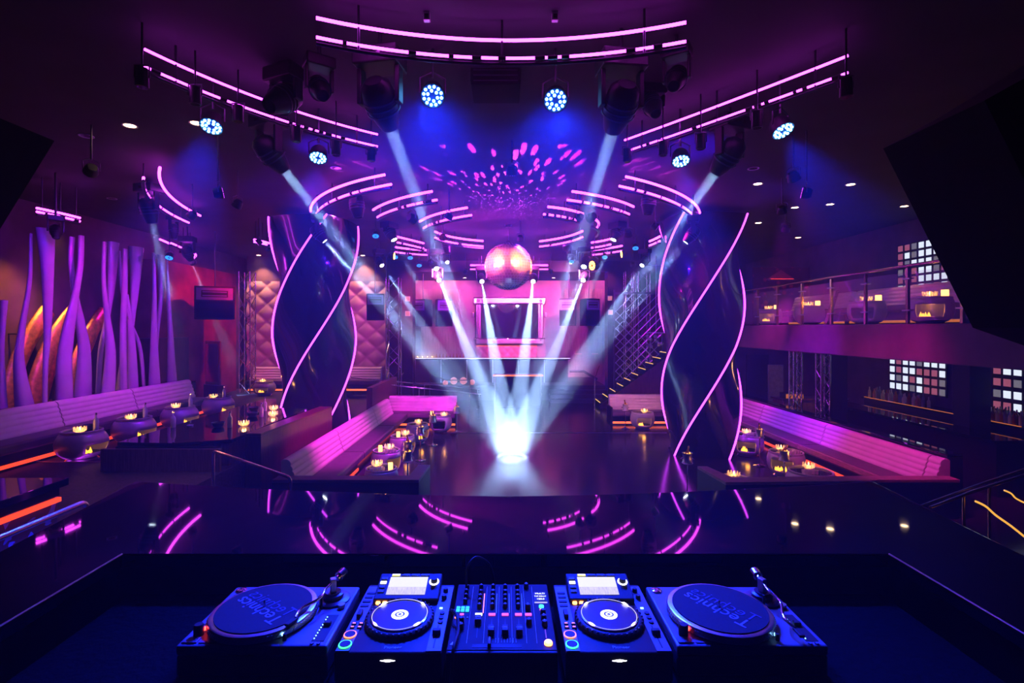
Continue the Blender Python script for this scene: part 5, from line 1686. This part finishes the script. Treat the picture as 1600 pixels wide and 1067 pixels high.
for xx in (x0 + .15, x1 - .15):
    MB().sphere((xx, YB - .28, z1 - .16), .10, 10).done('boss', M['silver'], t, smooth=True, world=True)
    MB().tube([(xx, YB - .30, z0 + .2), (xx, YB - .30, z1 - .35)], .055, 12).done('half_column', M['silver'], t, smooth=True, world=True)
for s, xx in ((-1, x0 - .12), (1, x1 + .12)):
    q = thing('wall_sconce', 'orange wall sconce on the %s of the stage mirror' % ('left' if s < 0 else 'right'), 'wall light', (xx, YB - .06, 3.85))
    MB().lathe([(0, -.12), (.05, -.10), (.085, .02), (.07, .12), (.06, .12), (.07, .02), (.04, -.08), (0, -.09)], (0, -.08, 0), 18).done('shade', M['silver'], q, smooth=True)
    MB().sphere((0, -.08, .08), .055, 8).done('bulb', M['amber_bulb'] if 'amber_bulb' in M else M['amber_glow'], q, smooth=True)
    MB().bx(-.04, .04, -.06, .055, -.08, .0).done('wall_plate', M['silver'], q)
# tufted sofa under the mirror
t = thing('stage_sofa', 'tufted sofa back under the stage mirror, lit orange from above', 'sofa', (.15, 26.0, .65))
MB().bx(-1.5, 1.6, 25.55, 26.2, .655, 1.15).done('seat', M['tuft'] if 'tuft' in M else m_tuft, t, world=True, bevel=.06)
b = MB()
gx, gz = 62, 22
rows = [[b.bm.verts.new((-1.5 + 3.1 * i / gx, 26.2 - .05 * math.sqrt(abs(math.sin(PI * (i / 4 + j / 4) / 2)) * abs(math.sin(PI * (i / 4 - j / 4) / 2))), 1.1 + 1.15 * j / gz)) for i in range(gx + 1)] for j in range(gz + 1)]
for j in range(gz):
    for i in range(gx):
        b.face([rows[j][i], rows[j][i + 1], rows[j + 1][i + 1], rows[j + 1][i]])
b.bx(-1.5, 1.6, 26.2, 26.35, .655, 2.25)
b.done('backrest', m_tuft, t, smooth=True, world=True)
MB().bx(-1.5, 1.6, 26.16, 26.2, 2.255, 2.285).done('light_strip', M['led_orange'], t, world=True)
# stage counter with glass front
t = thing('stage_counter', 'long mirrored counter across the back stage with a bright top edge', 'counter', (-.6, 24, .65))
MB().bx(-4.3, 3.0, 23.7, 24.4, 1.72, 1.80).done('top', M['gloss_black'], t, world=True)
MB().bx(-4.3, 3.0, 23.66, 23.70, 1.77, 1.80).done('edge_light', M['edge_lamp'] if 'edge_lamp' in M else M['steel'], t, world=True)
MB().bx(-4.2, 2.9, 23.8, 24.3, .655, 1.72).done('front', M['dull_steel'], t, world=True)
for i in range(6):
    MB().bx(-4.2 + 1.2 * i - .02, -4.2 + 1.2 * i + .02, 23.77, 23.8, .655, 1.72).done('mullion', M['steel'], t, world=True)
# front table of the stage (the one with an orange top edge)
t = thing('stage_table', 'tall table with an orange-lit top edge in front of the stage counter', 'table', (.45, 20.6, 0))
MB().bx(-.5, 1.5, 20.5, 21.2, 1.25, 1.30).done('top', M['steel'], t, world=True)
MB().bx(-.5, 1.5, 20.46, 20.5, 1.26, 1.31).done('edge_light', M['led_orange'], t, world=True)
for (x, y) in ((-.42, 20.58), (1.42, 20.58), (-.42, 21.12), (1.42, 21.12)):
    MB().cyl((x, y, 0), (x, y, 1.25), .035, n=12).done('leg', M['chrome'], t, world=True)
MB().bx(-.40, 1.40, 20.75, 21.15, .05, 1.25).done('cabinet', M['black'], t, world=True)
# pink-lit glassy forms behind the left rail, their glow painted in as emission
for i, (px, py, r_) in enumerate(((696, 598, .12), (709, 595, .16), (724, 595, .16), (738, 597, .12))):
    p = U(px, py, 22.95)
    q = thing('painted_glow_globe', 'pink-lit globe with painted glow, %s of four behind the stage rail' % ('first', 'second', 'third', 'fourth')[i], 'lamp', (p.x, p.y, .652), 0, 'pink-lit globes on the stage')
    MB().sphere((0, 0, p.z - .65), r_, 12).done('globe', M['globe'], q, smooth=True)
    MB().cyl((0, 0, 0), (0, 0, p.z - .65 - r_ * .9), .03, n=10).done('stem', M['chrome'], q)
# panel wall lights, sockets on the pilasters
for i, (px, py, lb) in enumerate(((637, 467, 'upper square wall light on the left stage pilaster'), (637, 490, 'lower square wall light on the left stage pilaster'), (953, 466, 'upper square wall light on the right stage pilaster'), (954, 488, 'lower square wall light on the right stage pilaster'))):
    p = U(px, py, 22.28)
    q = thing('wall_light', lb, 'wall light', (p.x, 22.296, p.z), 0, 'square wall lights on the pilasters')
    MB().bx(-.11, .11, -.03, 0, -.11, .11).done('housing', M['silver'], q, bevel=.01)
    MB().bx(-.09, .09, -.036, -.03, -.09, .09).done('diffuser', M['globe'], q)
for (px, py, Y, wdt, lb) in ((693, 556, 25.2, 1.5, 'row of small bottles and candles on the back shelf at left'),):
    pass
t = thing('back_shelf', 'lit shelf below the left slatted panel', 'shelf', (-3.4, 25.6, .65))
MB().bx(-4.5, -1.9, 25.3, 25.9, 1.62, 1.66).done('board', M['tan_wood'], t, world=True)
MB().bx(-4.5, -1.9, 25.36, 25.85, .655, 1.62).done('cabinet', M['wood'], t, world=True)
for i in range(9):
    tag(MB().lathe([(0, 0), (.035, 0), (.04, .12), (.016, .17), (.014, .25), (0, .25)], n=12).done('bar_bottle', M['bottle_gold'], smooth=True), 'small gold-lit bottle on the shelf below the left slatted panel', 'bottle', 'bottles on the lit back shelf').location = (-3.45 + .17 * i, 25.55, 1.661)
for i in range(4):
    candle('crown candle %s on the lit back shelf' % ('farthest left', 'second', 'third', 'nearest the mirror')[i], (-4.38 + .24 * i, 25.5, 1.661), 'candles on the lit back shelf')
for (xx, lb) in ((3.75, 'small amber lamp bar on the right slatted panel'), (4.6, 'dim lamp bar on the right slatted panel')):
    q = thing('lamp_bar', lb, 'wall light', (xx, 26.42, 1.85), 0)
    MB().bx(-.18, .18, -.05, 0, -.025, .025).done('housing', M['silver'], q)
    MB().bx(-.17, .17, -.056, -.05, -.018, .018).done('diffuser', M['globe'], q)
# stage handrails
def straight_rail(label, a, b_, posts, r=.022):
    t = thing('stage_handrail', label, 'handrail', a)
    MB().tube([a, b_], r, 10).done('rail_tube', M['chrome'], t, smooth=True, world=True)
    a, b_ = Vector(a), Vector(b_)
    for (f, zb) in posts:
        p = a.lerp(b_, f)
        MB().cyl(p, (p.x, p.y, zb), r * .9, n=10).done('post', M['chrome'], t, world=True)
        MB().cyl((p.x, p.y, zb), (p.x, p.y, zb + .02), .07, n=16).done('flange', M['chrome'], t, world=True)
    return t


straight_rail('upper chrome rail running down from the left column to the stage', U(548, 590, 18.6), U(750, 608, 20.2), ((.2, .0), (.55, .0), (.98, .0)))
straight_rail('lower chrome rail running down from the left column to the stage', U(588, 599, 17.4), U(752, 616, 18.0), ((.05, .0), (.4, .0), (.98, 0.)))
t = bent_rail('stage_handrail', 'thin handrail at the left side of the stage', [U(672, 618, 22.0), U(672, 584, 22.0), U(697, 594, 21.4), U(734, 594, 21.2), U(734, 640, 20.2)], .02, 'chrome')
t = bent_rail('stage_handrail', 'thin handrail at the right side of the stage steps', [U(929, 646, 19.8), U(929, 592, 20.6), U(936, 572, 22.2)], .02, 'chrome')
t = bent_rail('wall_handrail', 'grey wall rail sloping down behind the stage steps', [U(890, 580, 24.2), U(912, 580, 24.2), U(932, 592, 23.3)], .06, 'dull_steel')

# stair with yellow nosings, up to the balcony
t = thing('balcony_stair', 'dark stair with yellow-lit nosings rising to the balcony behind the right column', 'stair', (5.0, 20.5, 0))
NST = 15
for i in range(NST):
    x = 3.75 + .30 * i
    z = .22 * (i + 1)
    MB().bx(x, x + .32, 20.35, 21.45, z - .22 if i else 0.002, z - .015).done('step', M['matte_black'], t, world=True)
    if i % 5 != 2:
        MB().tube([(x + .01, 20.36, z), (x + .01, 21.44, z)], .013, 6).done('nosing', M['nosing'], t, world=True)
    else:
        MB().tube([(x + .01, 20.36, z), (x + .01, 20.95, z)], .013, 6).done('nosing', M['nosing'], t, world=True)
        MB().tube([(x + .01, 21.05, z), (x + .01, 21.44, z)], .013, 6).done('nosing', M['nosing'], t, world=True)
MB().rings([[Vector((3.75, 20.32, 0.002)), Vector((8.2, 20.32, 0.002)), Vector((8.2, 20.32, 3.2)), Vector((8.05, 20.32, 3.2)), Vector((3.72, 20.32, .1))], [Vector((3.75, 20.34, 0.002)), Vector((8.2, 20.34, 0.002)), Vector((8.2, 20.34, 3.2)), Vector((8.05, 20.34, 3.2)), Vector((3.72, 20.34, .1))]]).done('stringer', M['wood'], t, world=True)
# mirrored lattice screen behind the stair, and hanging crystals
t = thing('lattice_screen', 'dark diamond lattice screen rising behind the lit stair', 'screen', (5.4, 21.58, 0))
b = MB()
for i in range(-9, 8):
    for s in (1, -1):
        a = Vector((5.0 + .36 * i, 21.58 + s * .02, 1.0))
        e = a + Vector((s * 3.6, 0, 3.6))
        lo, hi = max(0, (4.6 - a.x) / 3.6 * s if s > 0 else (6.6 - a.x) / -3.6), min(1, (6.6 - a.x) / 3.6 if s > 0 else (a.x - 4.6) / 3.6)
        if hi > lo + .02:
            b.cyl(a.lerp(e, lo), a.lerp(e, hi), .016, n=6)
b.done('lattice', M['steel'], t, world=True)
for xx in (4.58, 6.62):
    MB().bx(xx - .03, xx + .03, 21.53, 21.63, 0.002, 4.8).done('stile', M['dull_steel'], t, world=True)
MB().bx(4.55, 6.65, 21.53, 21.63, .93, 1.0).done('bottom_rail', M['dull_steel'], t, world=True)
MB().bx(4.55, 6.65, 21.53, 21.63, 4.62, 4.7).done('top_rail', M['dull_steel'], t, world=True)
rnd = random.Random(11)
t = thing('crystal_cluster', 'cluster of glinting glass balls above the lit stair', 'chandelier', U(1025, 532, 20.9))
for i in range(12):
    c = Vector((rnd.uniform(-.35, .35), rnd.uniform(-.1, .1), rnd.uniform(-.25, .2)))
    MB().sphere(c, .07, 8).done('glass_ball', M['chrome'], t, smooth=True)
    MB().cyl(c, (c.x, c.y, .32), .004, n=5).done('wire', M['steel'], t)
MB().cyl((0, 0, .30), (0, 0, .33), .40, n=24).done('plate', M['steel'], t)
MB().cyl((0, 0, .33), (0, 0, ZC - t.location.z - .002), .012, n=6).done('hanging_rod', M['steel'], t)
for s, px in ((-1, 608), (1, 968)):
    q = thing('door_pull', 'curved bright door pull on the %s stage pilaster' % ('left' if s < 0 else 'right'), 'handle', U(px + 22 * (s < 0), 592, 22.25))
    MB().tube([(0, 0, .26), (-s * -.08, -.04, .1), (-s * -.10, -.05, 0), (-s * -.08, -.04, -.1), (0, 0, -.26)], .022, 10).done('bar', M['chrome'], q, smooth=True)
    MB().bx(-.02, .02, 0, .05, .22, .28).done('stud', M['chrome'], q)

# ------------------------------------------------------------------ balcony
t = thing('balcony_rail', 'glass balustrade with steel posts along the balcony edge', 'balustrade', (7.4, 12, 3.27))
posts = [15.0 + 1.1, 15.0, 13.9, 12.75, 11.6, 10.5, 9.4, 8.27, 7.15, 6.0]
for y in posts:
    MB().bx(7.36, 7.41, y - .025, y + .025, 3.27, 4.30).done('post', M['warm_steel'], t, world=True)
    for z in (3.52, 4.10):
        MB().bx(7.34, 7.43, y - .09, y + .09, z - .012, z + .012).done('clamp', M['steel'], t, world=True)
MB().tube([(7.385, 17.0, 4.34), (7.385, 4.8, 4.34)], .026, 12).done('top_rail', M['warm_steel'], t, smooth=True, world=True)
for a, b_ in zip(posts[:-1], posts[1:]):
    MB().bx(7.38, 7.392, b_ + .05, a - .05, 3.33, 4.22).done('glass_pane', M['pane'], t, world=True)
for (x, y, lb, rzz, k) in ((8.55, 16.6, 'bowl table on the balcony nearest the column', -.7, 'flame'), (8.3, 14.0, 'bowl table on the balcony, second, blue light on its side', -2.6, 'none'), (8.15, 11.55, 'bowl table on the balcony with an empty dark opening', -.9, 'none'), (8.25, 9.95, 'bowl table on the balcony nearest the cell wall, flames lit', -.7, 'flame')):
    bowl_table('silver ' + lb, (x, y, 3.27), rzz, 'bowl tables on the balcony', kind=k)
    candle('crown candle on the ' + lb, (x - .05, y - .05, 3.27 + zt), 'candles on the balcony', 1.1)
    q = thing('votive_lantern', 'square lit votive on the ' + lb, 'candle', (x + .1, y - .22, 3.27 + zt), .3, 'votives on the balcony')
    MB().bx(-.045, .045, -.045, .045, .012, .15).done('shade', M['candle_glow'], q, bevel=.006)
    MB().bx(-.05, .05, -.05, .05, 0, .012).done('base', M['chrome'], q)
banquette('tan-edged banquette on the balcony behind the bowl tables, far unit', (9.6, 14.2, 3.27), H, 2.8, 'balcony banquettes', led='amber_low', rec=.25)
banquette('tan-edged banquette on the balcony behind the bowl tables, near unit', (9.6, 10.6, 3.27), H, 3.4, 'balcony banquettes', led='amber_low', rec=.25)
t = thing('leaning_post', 'pale timber post leaning on the balcony floor', 'post', (8.3, 12.9, 3.27))
MB().extrude([(-.05, -.04), (.05, -.04), (.05, .04), (-.05, .04)], (0, .35, .0), (0, -.45, .95), (0, 1, 0), (1, 0, 0), .9).done('shaft', M['tan_wood'], t)
MB().box((0, .34, .01), (.14, .16, .02)).done('foot', M['dull_steel'], t)
m = mat('red_floral_paper', (.20, .02, .03), .6)
nt = m.node_tree
bs = nt.nodes['Principled BSDF']
tc = nt.nodes.new('ShaderNodeTexCoord'); vo = nt.nodes.new('ShaderNodeTexVoronoi'); vo.inputs['Scale'].default_value = 3.2
nt.links.new(tc.outputs['Object'], vo.inputs['Vector'])
cr = nt.nodes.new('ShaderNodeValToRGB')
cr.color_ramp.elements[0].position = .18; cr.color_ramp.elements[0].color = (.55, .03, .06, 1)
cr.color_ramp.elements[1].position = .34; cr.color_ramp.elements[1].color = (.09, .01, .03, 1)
nt.links.new(vo.outputs['Distance'], cr.inputs[0]); nt.links.new(cr.outputs[0], bs.inputs['Base Color'])
struct(MB().bx(9.0, XR, 18.6, 18.7, 3.27, 5.4).done('wall_red_pattern', m))
t = thing('gable_lamp', 'small red-lit triangular gable light on the balcony wall', 'wall light', (9.95, 18.485, 4.95))
MB().rings([[Vector((-.5, 0, 0)), Vector((.5, 0, 0)), Vector((0, 0, .34))], [Vector((-.5, .12, 0)), Vector((.5, .12, 0)), Vector((0, .12, .34))]]).done('gable', M['red_wall'], t)
MB().bx(-.48, .48, -.14, -.02, -.05, -.01).done('ledge', M['wood'], t)
MB().bx(-.40, .40, -.10, -.05, -.01, .01).done('strip', M['led_red'], t)
# cell walls: lit white squares
def cell_wall(label, x, y0, y1, z0, z1, pitch, size, seed):
    t = thing('cell_wall', label, 'light panel', (x, (y0 + y1) / 2, z0))
    MB().bx(x, x + .03, y0, y1, z0, z1).done('backing', M['black'], t, world=True)
    rnd = random.Random(seed)
    ny, nz_ = int(round((y1 - y0) / pitch)), int(round((z1 - z0) / pitch))
    for i in range(ny):
        for j in range(nz_):
            y, z = y0 + (i + .5) * (y1 - y0) / ny, z0 + (j + .5) * (z1 - z0) / nz_
            q = rnd.random()
            mm = 'white_cell' if q < .5 else ('pink_cell' if q < .85 else 'dim_cell')
            MB().bx(x - .012, x, y - size / 2, y + size / 2, z - size / 2, z + size / 2).done('lit_cell', M[mm], t, world=True)
    return t


cell_wall('wall of lit white squares above the balcony tables', 10.98, 12.45, 14.35, 3.95, 5.5, .225, .155, 1)
cell_wall('wall of lit white squares behind the bar bottles, left of the dark column', 10.98, 12.75, 14.65, 1.45, 2.38, .23, .16, 2)
cell_wall('wall of lit white squares at the right edge, right of the dark column', 10.98, 10.4, 11.55, 1.35, 2.38, .23, .16, 3)
# bars under the balcony
t = thing('back_bar', 'dark back bar shelf with bottles below the lit white squares', 'bar', (10.6, 12.6, 0))
MB().bx(10.35, 10.95, 10.2, 14.9, 1.16, 1.20).done('top', M['gloss_black'], t, world=True)
MB().bx(10.4, 10.95, 10.25, 14.85, 0.002, 1.16).done('cabinet', M['black'], t, world=True)
MB().bx(10.36, 10.38, 10.3, 14.8, 1.201, 1.215).done('added_shelf_glow', M['amber_low'], t, world=True)  # glowing strip added to warm the bottles
rnd = random.Random(21)
btl = []
for k, (c, al) in enumerate((((.75, .65, .5), 1), ((.6, .2, .08), 1), ((.25, .25, .3), 1), ((.85, .75, .6), 1), ((.35, .08, .03), 1))):
    mm = mat('bar_bottle_glass', c, .15, vary=.1)
    hgt = (.30, .27, .33, .25, .29)[k]
    btl.append(MB().lathe([(0, 0), (.036, 0), (.038, hgt * .55), (.03, hgt * .66), (.014, hgt * .76), (.014, hgt), (0, hgt)], n=10).done('liquor_bottle', mm, smooth=True))
for i in range(52):
    o = btl[i % 5]
    if i >= 5:
        o = o.copy(); COL.objects.link(o)
    row, k = i // 26, i % 26
    y = 14.75 - .155 * k if k < 13 else 11.65 - .10 * (k - 13)
    o.location = (10.50 + .16 * row + rnd.uniform(-.02, .02), y + rnd.uniform(-.015, .015), 1.201)
    tag(o, 'liquor bottle in the rows on the back bar ' + ('below the left wall of lit squares' if k < 13 else 'at the right edge'), 'bottle', 'bottles on the back bar')
t = thing('front_bar', 'dark bar counter under the balcony, lit squares mirrored in its top', 'bar', (9.2, 12, 0))
MB().bx(9.15, 9.85, 9.6, 15.0, 1.02, 1.08).done('top', M['gloss_black'], t, world=True)
MB().bx(9.25, 9.8, 9.65, 14.95, 0.002, 1.02).done('front', M['matte_black'], t, world=True)
t = thing('reception_desk', 'brown desk with orange lamps under the balcony', 'desk', (8.9, 15.6, 0))
MB().bx(8.3, 10.2, 15.3, 15.9, 0.002, 1.02).done('front', M['wood_light'], t, world=True)
MB().bx(8.25, 10.25, 15.25, 15.95, 1.02, 1.07).done('top', M['wood'], t, world=True)
MB().bx(8.35, 8.85, 15.22, 15.25, 1.10, 1.22).done('lamp_box', M['amber_low'], t, world=True)
MB().bx(9.45, 9.85, 15.22, 15.25, 1.08, 1.13).done('lamp_strip', M['led_orange'], t, world=True)
MB().bx(8.35, 8.85, 15.25, 15.6, 1.07, 1.24).done('till', M['black'], t, world=True)
lamp('desk_lamp', 'POINT', (9.2, 14.9, 1.5), None, (1, .35, .12), 7, size=.05)
t = thing('picture', 'small pale framed picture on the wall right of the twisted column', 'picture', (8.95, 19.98, 1.08))
MB().bx(-.2, .2, -.03, 0, -.38, .38).done('frame', M['pearl'], t, bevel=.01)
MB().bx(-.13, .13, -.036, -.03, -.28, .28).done('print', M['tan_wood'], t)
t = thing('wall_panel', 'pale green upright panel between the dark columns under the balcony', 'panel', (8.6, 16.6, 0))
MB().bx(8.5, 8.95, 16.5, 16.6, 0.002, 2.0).done('board', M['panel_green'], t, world=True)
MB().bx(8.45, 9.0, 16.48, 16.62, 0.002, .08).done('foot', M['black'], t, world=True)

t = thing('wall_uplight', 'warm uplight glowing on the wall above the left stage speakers', 'wall light', (-3.05, 26.0, 4.35))
MB().cyl((0, 0, 0), (0, 0, .14), .06, .075, n=18).done('housing', M['black'], t, smooth=True)
MB().cyl((0, 0, .135), (0, 0, .141), .06, n=18).done('lens', M['warm_lamp'], t)
MB().bx(-.03, .03, .0, .43, .02, .06).done('wall_arm', M['black'], t)
lamp('uplight_lamp', 'SPOT', (-3.05, 26.0, 4.52), (-3.05, 26.3, 5.6), (1.0, .45, .12), 160, 60, .5, .04)
